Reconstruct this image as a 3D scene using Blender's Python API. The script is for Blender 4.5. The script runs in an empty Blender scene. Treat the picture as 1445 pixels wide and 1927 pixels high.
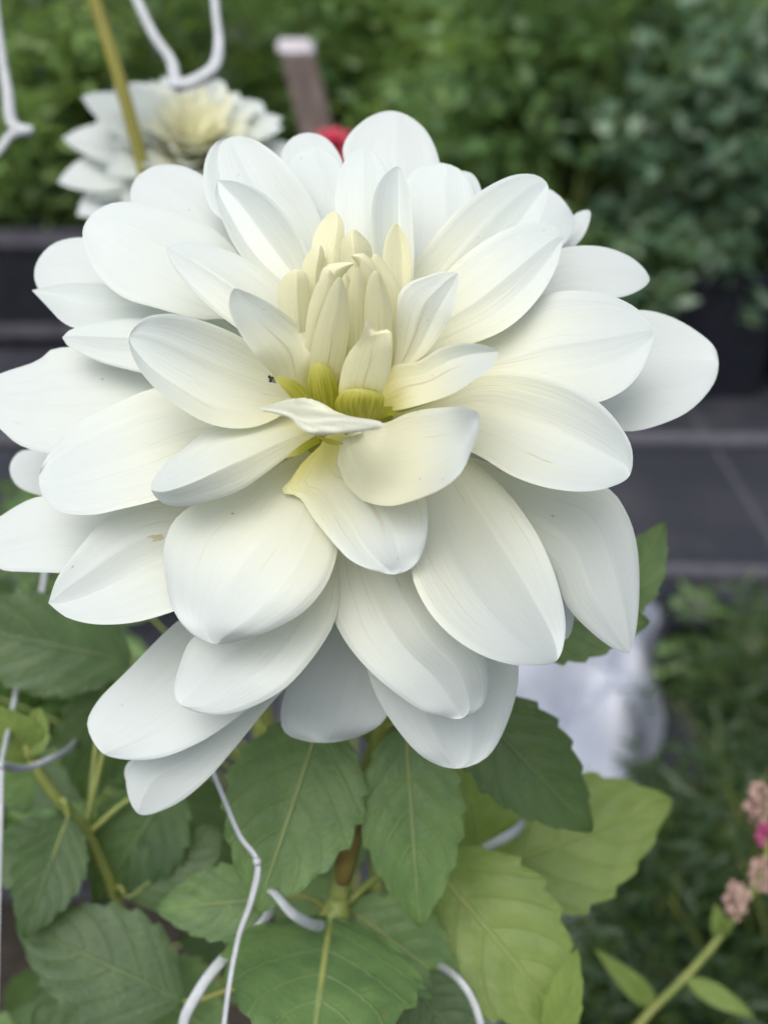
import bpy, bmesh, math, random
import numpy as np
from mathutils import Vector, Matrix

# ------------------------------------------------------------------ camera
SC = bpy.context.scene
COL = SC.collection
D = 30.0                 # cm, lens to the middle of the flower
K = 80.0                 # photograph pixels per cm at that distance
PITCH = math.radians(25)
CAM = Vector((0.0, 0.0, 1.10))
RIGHT = Vector((1, 0, 0))
FWD = Vector((0, math.cos(PITCH), -math.sin(PITCH)))
UP = Vector((0, math.sin(PITCH), math.cos(PITCH)))
cd = bpy.data.cameras.new('camera')
cam = bpy.data.objects.new('camera', cd); COL.objects.link(cam)
cam.location = CAM
cam.rotation_euler = (math.radians(90) - PITCH, 0, 0)
cd.sensor_fit = 'HORIZONTAL'; cd.sensor_width = 36
cd.lens = 36 * D / (1445 / K)
cd.clip_start = 0.02; cd.clip_end = 400
cd.dof.use_dof = True
cd.dof.focus_distance = (D - 0.8) / 100
cd.dof.aperture_fstop = 14.5
SC.camera = cam

# ------------------------------------------------------------------ sky, sun, exposure
SUN_EL, SUN_AZ = math.radians(56), math.radians(-158)   # soft, over the camera's left shoulder
w = bpy.data.worlds.new('World'); SC.world = w; w.use_nodes = True
nt = w.node_tree; nt.nodes.clear()
out = nt.nodes.new('ShaderNodeOutputWorld'); bg = nt.nodes.new('ShaderNodeBackground')
sky = nt.nodes.new('ShaderNodeTexSky'); sky.sky_type = 'NISHITA'; sky.sun_disc = False
sky.sun_elevation = SUN_EL; sky.sun_rotation = SUN_AZ
sky.dust_density = 4.0; sky.air_density = 1.0; sky.ozone_density = 1.0
hs = nt.nodes.new('ShaderNodeHueSaturation'); hs.inputs['Saturation'].default_value = 0.42   # thin overcast
nt.links.new(sky.outputs[0], hs.inputs['Color']); nt.links.new(hs.outputs[0], bg.inputs[0])
bg.inputs[1].default_value = 0.115
nt.links.new(bg.outputs[0], out.inputs[0])
sd = bpy.data.lights.new('sun', 'SUN'); sd.energy = 1.15; sd.angle = math.radians(55); sd.color = (1.0, 0.95, 0.86)
so = bpy.data.objects.new('sun', sd); COL.objects.link(so); so.location = (2, -2, 6)
sdir = Vector((math.sin(SUN_AZ) * math.cos(SUN_EL), math.cos(SUN_AZ) * math.cos(SUN_EL), math.sin(SUN_EL)))
so.rotation_euler = sdir.to_track_quat('Z', 'Y').to_euler()
vs = SC.view_settings
vs.view_transform = 'Standard'; vs.look = 'None'; vs.gamma = 1; vs.use_curve_mapping = False
vs.exposure = 0.74
SC.cycles.use_denoising = True
SC.cycles.max_bounces = 8
SC.cycles.diffuse_bounces = 5
SC.cycles.transmission_bounces = 6

RNG = random.Random(7)
NR = np.random.RandomState(11)


def P(px, py, z=0.0):
    """a point in the place: z is cm towards the lens from the middle of the flower"""
    d = D - z
    k = d / D / K / 100
    return CAM + RIGHT * ((px - 722.5) * k) + UP * ((963.5 - py) * k) + FWD * (d / 100)


def PA(a):
    """same for an (n,3) array of px, py, z"""
    d = D - a[:, 2]
    k = d / D / K / 100
    X = (a[:, 0] - 722.5) * k; Y = (963.5 - a[:, 1]) * k; Z = d / 100
    return np.array(CAM)[None] + np.outer(X, RIGHT) + np.outer(Y, UP) + np.outer(Z, FWD)


# ------------------------------------------------------------------ object helpers
def mesh_obj(name, verts, faces, mat, parent=None, uv=None, smooth=True, sharp=None):
    me = bpy.data.meshes.new(name)
    me.from_pydata([tuple(v) for v in verts], [], faces)
    if uv is not None:
        l = me.uv_layers.new(name='UVMap')
        idx = np.empty(len(me.loops), dtype=np.int32); me.loops.foreach_get('vertex_index', idx)
        l.data.foreach_set('uv', np.asarray(uv, dtype=np.float32)[idx].ravel())
    if smooth:
        me.polygons.foreach_set('use_smooth', [True] * len(me.polygons))
    me.materials.append(mat); me.update()
    o = bpy.data.objects.new(name, me); COL.objects.link(o)
    if parent is not None:
        set_parent(o, parent)
    return o


def origin_world(o):
    m = o.matrix_basis.copy()
    if o.parent: m = origin_world(o.parent) @ o.matrix_parent_inverse @ m
    return m


def set_parent(o, p):
    o.parent = p
    o.matrix_parent_inverse = origin_world(p).inverted()


def thing(name, loc, label, cat, group=None):
    o = bpy.data.objects.new(name, None); COL.objects.link(o); o.location = loc
    o.empty_display_size = 0.02
    return tag(o, label, cat, group)


def tag(o, label, cat, group=None):
    o['label'] = label; o['category'] = cat
    if group: o['group'] = group
    return o


def grid_faces(nr, nc):
    return [(i * nc + j, i * nc + j + 1, (i + 1) * nc + j + 1, (i + 1) * nc + j) for i in range(nr - 1) for j in range(nc - 1)]


def catmull(pts, n):
    pts = [np.asarray(p, float) for p in pts]
    if len(pts) == 2:
        return np.array([pts[0] * (1 - t) + pts[1] * t for t in np.linspace(0, 1, n)])
    q = [2 * pts[0] - pts[1]] + pts + [2 * pts[-1] - pts[-2]]
    o = []
    for i in range(1, len(q) - 2):
        p0, p1, p2, p3 = q[i - 1:i + 3]
        t0 = 0; t1 = t0 + max(np.linalg.norm(p1 - p0), 1e-6) ** .5
        t2 = t1 + max(np.linalg.norm(p2 - p1), 1e-6) ** .5; t3 = t2 + max(np.linalg.norm(p3 - p2), 1e-6) ** .5
        for t in np.linspace(t1, t2, 14, endpoint=False):
            a1 = (t1 - t) / (t1 - t0) * p0 + (t - t0) / (t1 - t0) * p1
            a2 = (t2 - t) / (t2 - t1) * p1 + (t - t1) / (t2 - t1) * p2
            a3 = (t3 - t) / (t3 - t2) * p2 + (t - t2) / (t3 - t2) * p3
            b1 = (t2 - t) / (t2 - t0) * a1 + (t - t0) / (t2 - t0) * a2
            b2 = (t3 - t) / (t3 - t1) * a2 + (t - t1) / (t3 - t1) * a3
            o.append((t2 - t) / (t2 - t1) * b1 + (t - t1) / (t2 - t1) * b2)
    o.append(pts[-1]); o = np.array(o)
    L = np.concatenate([[0], np.cumsum(np.linalg.norm(np.diff(o, axis=0), axis=1))])
    g = np.linspace(0, L[-1], n)
    return np.stack([np.interp(g, L, o[:, k]) for k in range(o.shape[1])], 1)


def tube(name, pts, radii, mat, parent=None, seg=8, n=None, flat=1.0, cap=True):
    """tapered tube through world points"""
    pts = np.array([tuple(p) for p in pts], float)
    n = n or max(6, len(pts) * 5)
    c = catmull(list(pts), n)
    r = np.interp(np.linspace(0, 1, n), np.linspace(0, 1, len(radii)), radii)
    T = np.gradient(c, axis=0); T /= np.linalg.norm(T, axis=1)[:, None] + 1e-9
    ref = np.array([0.31, 0.2, 0.93]) if abs(T[0][2]) < .9 else np.array([1., 0, 0])
    V = []; uv = []
    nrm = ref - T[0] * ref.dot(T[0]); nrm /= np.linalg.norm(nrm)
    for i in range(n):
        nrm = nrm - T[i] * nrm.dot(T[i]); nrm /= np.linalg.norm(nrm) + 1e-9
        b = np.cross(T[i], nrm)
        for k in range(seg):
            a = 2 * math.pi * k / seg
            V.append(c[i] + nrm * math.cos(a) * r[i] + b * math.sin(a) * r[i] * flat); uv.append((k / seg, i / n))
    F = [(i * seg + k, i * seg + (k + 1) % seg, (i + 1) * seg + (k + 1) % seg, (i + 1) * seg + k) for i in range(n - 1) for k in range(seg)]
    if cap:
        F.append(tuple(range(seg))[::-1]); F.append(tuple((n - 1) * seg + k for k in range(seg)))
    return mesh_obj(name, V, F, mat, parent, uv)


# ------------------------------------------------------------------ materials
def new_mat(name):
    m = bpy.data.materials.new(name); m.use_nodes = True
    t = m.node_tree; t.nodes.clear()
    return m, t


class NB:
    """small node-building helper"""
    def __init__(s, t): s.t = t
    def n(s, kind, **kw):
        x = s.t.nodes.new(kind)
        for k, v in kw.items():
            if k.startswith('i_'):
                x.inputs[int(k[2:])].default_value = v
            else: setattr(x, k, v)
        return x
    def l(s, a, b): s.t.links.new(a, b)
    def math(s, op, a, b=None, c=None, clamp=False):
        x = s.t.nodes.new('ShaderNodeMath'); x.operation = op; x.use_clamp = clamp
        for i, v in enumerate((a, b, c)):
            if v is None: continue
            if isinstance(v, (int, float)): x.inputs[i].default_value = v
            else: s.l(v, x.inputs[i])
        return x.outputs[0]
    def mix(s, f, a, b, mode='MIX'):
        x = s.t.nodes.new('ShaderNodeMix'); x.data_type = 'RGBA'; x.blend_type = mode
        for i, v in ((0, f), (6, a), (7, b)):
            if isinstance(v, (int, float)): x.inputs[i].default_value = v
            elif isinstance(v, tuple): x.inputs[i].default_value = (*v, 1)
            else: s.l(v, x.inputs[i])
        return x.outputs[2]
    def ramp(s, v, lo, hi, a=0.0, b=1.0, smooth=True):
        x = s.t.nodes.new('ShaderNodeMapRange'); x.clamp = True
        x.interpolation_type = 'SMOOTHSTEP' if smooth else 'LINEAR'
        s.l(v, x.inputs[0])
        for i, q in ((1, lo), (2, hi), (3, a), (4, b)):
            if isinstance(q, (int, float)): x.inputs[i].default_value = q
            else: s.l(q, x.inputs[i])
        return x.outputs[0]
    def noise(s, vec, scale, detail=2.0, rough=.5):
        x = s.t.nodes.new('ShaderNodeTexNoise'); x.inputs['Scale'].default_value = scale
        x.inputs['Detail'].default_value = detail; x.inputs['Roughness'].default_value = rough
        if vec is not None: s.l(vec, x.inputs['Vector'])
        return x.outputs[0]
    def comb(s, x, y, z):
        c = s.t.nodes.new('ShaderNodeCombineXYZ')
        for i, v in enumerate((x, y, z)):
            if isinstance(v, (int, float)): c.inputs[i].default_value = v
            else: s.l(v, c.inputs[i])
        return c.outputs[0]
    def oattr(s, name):
        a = s.t.nodes.new('ShaderNodeAttribute'); a.attribute_type = 'OBJECT'; a.attribute_name = name
        return a.outputs['Fac']
    def bump(s, h, strength, dist):
        b = s.t.nodes.new('ShaderNodeBump'); b.inputs['Strength'].default_value = strength; b.inputs['Distance'].default_value = dist
        s.l(h, b.inputs['Height']); return b.outputs[0]
    def finish(s, color, rough=.5, transl=0.0, normal=None, tcol=None, spec=.5, sheen=0):
        p = s.t.nodes.new('ShaderNodeBsdfPrincipled'); o = s.t.nodes.new('ShaderNodeOutputMaterial')
        if isinstance(color, tuple): p.inputs['Base Color'].default_value = (*color, 1)
        else: s.l(color, p.inputs['Base Color'])
        if isinstance(rough, (int, float)): p.inputs['Roughness'].default_value = rough
        else: s.l(rough, p.inputs['Roughness'])
        p.inputs['Specular IOR Level'].default_value = spec
        if sheen: p.inputs['Sheen Weight'].default_value = sheen
        if normal is not None: s.l(normal, p.inputs['Normal'])
        if transl:
            t = s.t.nodes.new('ShaderNodeBsdfTranslucent'); m = s.t.nodes.new('ShaderNodeMixShader')
            c = tcol if tcol is not None else color
            if isinstance(c, tuple): t.inputs[0].default_value = (*c, 1)
            else: s.l(c, t.inputs[0])
            if normal is not None: s.l(normal, t.inputs['Normal'])
            m.inputs[0].default_value = transl
            s.l(p.outputs[0], m.inputs[1]); s.l(t.outputs[0], m.inputs[2]); s.l(m.outputs[0], o.inputs[0])
        else: s.l(p.outputs[0], o.inputs[0])


def petal_material():
    m, t = new_mat('white_petal'); b = NB(t)
    uv = b.n('ShaderNodeUVMap').outputs[0]
    sp = b.n('ShaderNodeSeparateXYZ'); b.l(uv, sp.inputs[0]); u, s = sp.outputs[0], sp.outputs[1]
    rnd = b.math('MULTIPLY', b.n('ShaderNodeObjectInfo').outputs['Random'], 37.0)
    cream = b.oattr('cream')
    # pigment: white blade, cream towards the claw, chartreuse at the very base
    wob = b.math('MULTIPLY', b.math('SUBTRACT', b.noise(b.comb(b.math('MULTIPLY', u, 7.0), s, rnd), 1.0, 3.0), .5), .22)
    sw = b.math('ADD', s, wob)
    f1 = b.math('MULTIPLY', b.math('MAXIMUM', b.ramp(sw, .98, .22), b.ramp(cream, .8, 1.0, 0, .85)), cream, clamp=True)
    col = b.mix(f1, (.60, .655, .66), (.78, .755, .49))
    f2 = b.math('MULTIPLY', b.ramp(sw, .36, .05), b.math('MULTIPLY_ADD', cream, .7, .3), clamp=True)
    col = b.mix(f2, col, (.66, .62, .13))
    # soft lengthwise streaking of the tissue
    v1 = b.noise(b.comb(b.math('MULTIPLY', u, 26.0), b.math('MULTIPLY', s, 1.6), rnd), 1.0, 3.0, .6)
    col = b.mix(b.ramp(v1, .45, .75, 0, .13), col, (.50, .54, .50))
    # a few thin darker veins that run the length
    wv = b.noise(b.comb(b.math('MULTIPLY', u, 2.0), b.math('MULTIPLY', s, 1.5), b.math('ADD', rnd, 9.0)), 1.0, 2.0)
    fr = b.math('FRACT', b.math('ADD', b.math('MULTIPLY', u, 7.0), b.math('MULTIPLY', wv, 2.2)))
    line = b.ramp(b.math('ABSOLUTE', b.math('SUBTRACT', fr, .5)), .008, .05, 1, 0)
    gate = b.ramp(b.noise(b.comb(b.math('MULTIPLY', u, 5.0), b.math('MULTIPLY', s, 3.0), b.math('ADD', rnd, 3.0)), 1.0, 2.0), .47, .60)
    inner = b.ramp(s, .95, .5, .15, 1.0)
    vein = b.oattr('vein')
    col = b.mix(b.math('MULTIPLY', b.math('MULTIPLY', b.math('MULTIPLY', line, gate), inner), b.math('MULTIPLY', vein, .75), clamp=True), col, (.52, .46, .27))
    # russet middle streak of the inner petals
    mw = b.math('MULTIPLY', b.math('SUBTRACT', b.noise(b.comb(b.math('MULTIPLY', s, 3.0), rnd, 0.0), 1.0, 2.0), .5), .12)
    ml = b.ramp(b.math('ABSOLUTE', b.math('ADD', b.math('SUBTRACT', u, .52), mw)), .008, .035, 1, 0)
    mg = b.math('MULTIPLY', b.ramp(s, .15, .38), b.ramp(s, .82, .55))
    col = b.mix(b.math('MULTIPLY', b.math('MULTIPLY', ml, mg), b.oattr('streak')), col, (.42, .30, .15))
    # brown bruise streaks and specks
    st = b.noise(b.comb(b.math('MULTIPLY', u, 22.0), b.math('MULTIPLY', s, 5.0), b.math('ADD', rnd, 21.0)), 1.0, 2.0)
    col = b.mix(b.ramp(st, .75, .80, 0, .45), col, (.50, .36, .14))
    vo = b.n('ShaderNodeTexVoronoi'); vo.inputs['Scale'].default_value = 1.0
    b.l(b.comb(b.math('MULTIPLY', u, 9.0), b.math('MULTIPLY', s, 16.0), rnd), vo.inputs['Vector'])
    vc = b.n('ShaderNodeSeparateColor'); b.l(vo.outputs['Color'], vc.inputs[0])
    rare = b.math('GREATER_THAN', vc.outputs[0], .94)
    col = b.mix(b.math('MULTIPLY', b.math('MULTIPLY', b.ramp(vo.outputs['Distance'], .05, .12, 1, 0), rare), .65), col, (.32, .20, .07))
    # one torn, tan patch where an object asks for it
    du = b.math('MULTIPLY', b.math('SUBTRACT', u, b.oattr('patch_u')), 2.2); ds = b.math('MULTIPLY', b.math('SUBTRACT', s, b.oattr('patch_s')), 4.0)
    rr = b.math('SQRT', b.math('ADD', b.math('MULTIPLY', du, du), b.math('MULTIPLY', ds, ds)))
    rr = b.math('ADD', rr, b.math('MULTIPLY', b.noise(b.comb(b.math('MULTIPLY', u, 30.0), b.math('MULTIPLY', s, 30.0), 0.0), 1.0, 3.0), .30)); rr = b.math('SUBTRACT', rr, .14)
    psz = b.oattr('patch')
    col = b.mix(b.math('MULTIPLY', b.ramp(b.math('SUBTRACT', psz, rr), 0.0, .02, 0, .75), b.math('GREATER_THAN', psz, .001)), col, (.50, .42, .25))
    h = b.math('ADD', b.math('MULTIPLY', v1, 1.0), b.math('MULTIPLY', b.noise(b.comb(b.math('MULTIPLY', u, 70.0), b.math('MULTIPLY', s, 5.0), rnd), 1.0, 2.0), .5))
    nrm = b.bump(h, .22, .0006)
    tc = b.mix(.5, col, (.97, .97, .78), 'MULTIPLY')
    b.finish(col, .48, .28, nrm, tc, spec=.35, sheen=.08)
    return m


def leaf_material(name, c1, c2, vein, transl=.28, rough=.45):
    m, t = new_mat(name); b = NB(t)
    uv = b.n('ShaderNodeUVMap').outputs[0]
    sp = b.n('ShaderNodeSeparateXYZ'); b.l(uv, sp.inputs[0]); u, s = sp.outputs[0], sp.outputs[1]
    rnd = b.n('ShaderNodeObjectInfo').outputs['Random']
    r9 = b.math('MULTIPLY', rnd, 40.0)
    au = b.math('ABSOLUTE', b.math('MULTIPLY_ADD', u, 2.0, -1.0))
    nz = b.noise(b.comb(b.math('MULTIPLY', u, 3.0), b.math('MULTIPLY', s, 4.0), r9), 1.0, 4.0, .6)
    col = b.mix(b.ramp(nz, .3, .7), c1, c2)
    col = b.mix(b.math('MULTIPLY', rnd, .35), col, c2)
    # side veins sweep forward to the margin
    ph = b.math('FRACT', b.math('ADD', b.math('MULTIPLY', s, 6.0), b.math('MULTIPLY', b.math('POWER', au, 1.3), -1.9)))
    sv = b.ramp(b.math('ABSOLUTE', b.math('SUBTRACT', ph, .5)), .0, .055, 1, 0)
    mid = b.ramp(au, .012, .055, 1, 0)
    vv = b.math('MAXIMUM', b.math('MULTIPLY', sv, .55), mid)
    fine = b.noise(b.comb(b.math('MULTIPLY', u, 30.0), b.math('MULTIPLY', s, 40.0), r9), 1.0, 2.0)
    col = b.mix(b.math('MULTIPLY', vv, .75), col, vein)
    sp_ = b.noise(b.comb(b.math('MULTIPLY', u, 9.0), b.math('MULTIPLY', s, 12.0), r9), 1.0, 3.0, .7)
    col = b.mix(b.ramp(sp_, .66, .74, 0, .4), col, (.20, .17, .04))
    h = b.math('ADD', b.math('MULTIPLY', vv, -.8), b.math('MULTIPLY', fine, .5))
    b.finish(col, rough, transl, b.bump(h, .6, .0012), b.mix(.55, col, (.55, .75, .10)), spec=.45)
    return m


def foliage_material(name, c1, c2, c3, transl=.40):
    m, t = new_mat(name); b = NB(t)
    g = b.n('ShaderNodeNewGeometry')
    isl = g.outputs['Random Per Island']
    col = b.mix(b.ramp(isl, .1, .9), c1, c2)
    col = b.mix(b.ramp(b.math('FRACT', b.math('MULTIPLY', isl, 13.7)), .80, .96), col, c3)
    pn = b.noise(g.outputs['Position'], 5.0, 3.0)
    col = b.mix(b.ramp(pn, .35, .7, 0, .5), col, c2)
    b.finish(col, .34, transl, None, b.mix(.5, col, (.45, .65, .08)), spec=.5)
    return m


def plain_material(name, c1, c2, scale=60, rough=.6, transl=0, bumpd=0, stretch=None, spec=.4):
    m, t = new_mat(name); b = NB(t)
    tc = b.n('ShaderNodeTexCoord').outputs['Object']
    if stretch:
        mp = b.n('ShaderNodeMapping'); mp.inputs['Scale'].default_value = stretch; b.l(tc, mp.inputs[0]); tc = mp.outputs[0]
    nz = b.noise(tc, scale, 4.0, .6)
    col = b.mix(b.ramp(nz, .3, .7), c1, c2)
    b.finish(col, rough, transl, b.bump(nz, .5, bumpd) if bumpd else None, spec=spec)
    return m


def ground_material():
    m, t = new_mat('woven_ground_fabric'); b = NB(t)
    pos = b.n('ShaderNodeNewGeometry').outputs['Position']
    sp = b.n('ShaderNodeSeparateXYZ'); b.l(pos, sp.inputs[0])
    wx = b.math('ABSOLUTE', b.math('SINE', b.math('MULTIPLY', sp.outputs[0], 900.0)))
    wy = b.math('ABSOLUTE', b.math('SINE', b.math('MULTIPLY', sp.outputs[1], 900.0)))
    weave = b.math('MULTIPLY', wx, wy)
    dirt = b.noise(pos, 2.3, 5.0, .65)
    col = b.mix(b.ramp(weave, .1, .8), (.018, .020, .030), (.038, .041, .060))
    col = b.mix(b.ramp(dirt, .42, .72), col, (.060, .060, .072))
    # guide threads woven every 30 cm
    gx = b.math('ABSOLUTE', b.math('SUBTRACT', b.math('FRACT', b.math('MULTIPLY', sp.outputs[0], 3.3)), .5))
    col = b.mix(b.ramp(gx, .0, .02, .5, 0), col, (.20, .20, .22))
    b.finish(col, .55, 0, b.bump(b.math('ADD', weave, b.math('MULTIPLY', dirt, 3.0)), .6, .002), spec=.4)
    return m


M = {}
M['petal'] = petal_material()
def bract_material():
    m, t = new_mat('chartreuse_scale'); b = NB(t)
    sp = b.n('ShaderNodeSeparateXYZ'); b.l(b.n('ShaderNodeUVMap').outputs[0], sp.inputs[0]); u, s = sp.outputs[0], sp.outputs[1]
    ln = b.noise(b.comb(b.math('MULTIPLY', u, 16.0), b.math('MULTIPLY', s, 1.2), 0.0), 1.0, 3.0)
    col = b.mix(b.ramp(ln, .35, .65), (.33, .34, .03), (.50, .48, .08))
    col = b.mix(b.ramp(s, .55, 1.0, 0, .55), col, (.62, .60, .22))
    b.finish(col, .38, .45, b.bump(ln, .5, .0006))
    return m
M['bract'] = bract_material()
M['leaf_mid'] = leaf_material('dahlia_leaf', (.070, .140, .050), (.125, .215, .070), (.28, .36, .14))
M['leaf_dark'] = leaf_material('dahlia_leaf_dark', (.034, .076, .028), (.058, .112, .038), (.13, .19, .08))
M['leaf_light'] = leaf_material('dahlia_leaf_young_backlit', (.16, .245, .06), (.23, .32, .085), (.30, .38, .11), .38)  # pale green of young leaves, also stands in for backlight on larger ones
M['stem'] = plain_material('green_stem', (.16, .21, .05), (.25, .27, .08), 90, .45, 0, .001, (1, 1, .2))
M['stem_brown'] = plain_material('russet_stem', (.10, .065, .02), (.17, .14, .04), 90, .5, 0, .001)
M['cane'] = plain_material('olive_cane', (.30, .27, .06), (.20, .21, .05), 40, .45, 0, .001, (1, 1, .15))
M['net'] = plain_material('white_net_plastic', (.46, .50, .53), (.56, .59, .62), 200, .5, .2, .0006)
M['wood'] = plain_material('weathered_stake_wood', (.065, .048, .042), (.12, .095, .085), 40, .8, 0, .003, (1, 1, .12))
M['stake_top'] = plain_material('white_stake_paint', (.50, .48, .52), (.38, .36, .39), 60, .6)
M['pot'] = plain_material('black_planter_plastic', (.005, .006, .011), (.009, .011, .019), 25, .45, 0, .001)
M['rim'] = plain_material('lit_rim_plastic', (.05, .05, .065), (.09, .085, .105), 25, .5, 0, .001)  # light caught by trough rim and ledge is put into this paler colour
M['soil'] = plain_material('dark_potting_soil', (.012, .010, .008), (.035, .027, .02), 60, .9, 0, .01)
M['sheet'] = plain_material('white_plastic_sheet', (.34, .38, .47), (.46, .49, .58), 12, .35, .1, .002)  # white plastic, coloured greyer and bluer for the shade it lies in
M['red'] = plain_material('crimson_petal', (.55, .05, .10), (.68, .12, .18), 60, .5, .25)
M['pink'] = plain_material('dusty_pink_blossom', (.42, .26, .23), (.55, .40, .33), 120, .6, .2)
M['magenta'] = plain_material('magenta_blossom', (.45, .06, .20), (.55, .14, .28), 120, .6, .2)
M['fly'] = plain_material('dark_fly_body', (.01, .01, .01), (.03, .025, .02), 300, .4)
M['flywing'] = plain_material('smoky_fly_wing', (.20, .19, .15), (.28, .26, .2), 300, .3, .5)
M['ground'] = ground_material()
M['hose'] = plain_material('grey_drip_hose', (.055, .055, .07), (.08, .08, .10), 30, .7)
F_MID = foliage_material('shrub_leaves_mid', (.075, .16, .060), (.155, .265, .095), (.27, .40, .16))
F_BLUE = foliage_material('shrub_leaves_blue', (.080, .165, .110), (.16, .255, .175), (.36, .46, .36))
F_LIME = foliage_material('shrub_leaves_lime', (.14, .255, .075), (.24, .37, .12), (.35, .47, .20))
F_DARK = foliage_material('shrub_leaves_dark', (.016, .042, .020), (.034, .070, .030), (.07, .11, .05))

# ------------------------------------------------------------------ ground (one sheet to the horizon)
gv = [(-150, -60, 0), (150, -60, 0), (150, 250, 0), (-150, 250, 0)]
g = mesh_obj('ground', gv, [(0, 1, 2, 3)], M['ground'], smooth=False); g['kind'] = 'structure'

V = []; nb = 40
for i in range(nb):
    for j in range(nb):
        fx, fy = i / (nb - 1), j / (nb - 1)
        ed = min(1, 9 * fx, 9 * (1 - fx), 9 * fy, 9 * (1 - fy))
        V.append((-1.5 + 1.72 * fx, -.3 + 1.55 * fy, -.01 + ed * (.05 + .03 * RNG.random())))
bed = mesh_obj('shade_soil_bed', V, grid_faces(nb, nb), M['soil']); bed['kind'] = 'structure'  # dark soil added so the shaded gaps between leaves come out near black

# ------------------------------------------------------------------ the white dahlia
AX = np.array([0, math.sin(math.radians(40)), math.cos(math.radians(40))])     # flower axis in (right, up, towards lens)
CP = np.array([652.0, 788.0])
stem_foot = P(590, 2050, -10); stem_foot.z = 0
dahlia = thing('dahlia_plant', stem_foot, 'tall dahlia with one huge fully open white bloom and toothed green leaves', 'flower')


def lathe_local(name, prof, origin, axis, mat, parent, seg=28, ruffle=0.0):
    a = Vector(axis).normalized(); q = a.to_track_quat('Z', 'Y')
    V = []; 
    for (r, h) in prof:
        for k in range(seg):
            th = 2 * math.pi * k / seg
            rr = r * (1 + ruffle * math.sin(th * 7))
            V.append(Vector(origin) + q @ Vector((rr * math.cos(th), rr * math.sin(th), h)))
    n = len(prof)
    F = [(i * seg + k, i * seg + (k + 1) % seg, (i + 1) * seg + (k + 1) % seg, (i + 1) * seg + k) for i in range(n - 1) for k in range(seg)]
    F.append(tuple(range(seg))[::-1]); F.append(tuple((n - 1) * seg + k for k in range(seg)))
    return mesh_obj(name, V, F, mat, parent)


AXW = RIGHT * AX[0] + UP * AX[1] - FWD * AX[2]
CW = P(CP[0], CP[1], -0.6)
head = lathe_local('flower_head', [(.004, -.034), (.010, -.031), (.016, -.024), (.017, -.014), (.014, -.004), (.008, .004), (.001, .008)], CW, AXW, M['bract'], dahlia)

DEF = dict(arch=.7, cup=.16, crease=((.12, -.10),), droop=.35, cream=.55, zb=-1.2, face=.35, roll=.0, vein=.55, base=None, bw=15, wave=.02, tilt=1.0)


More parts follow.
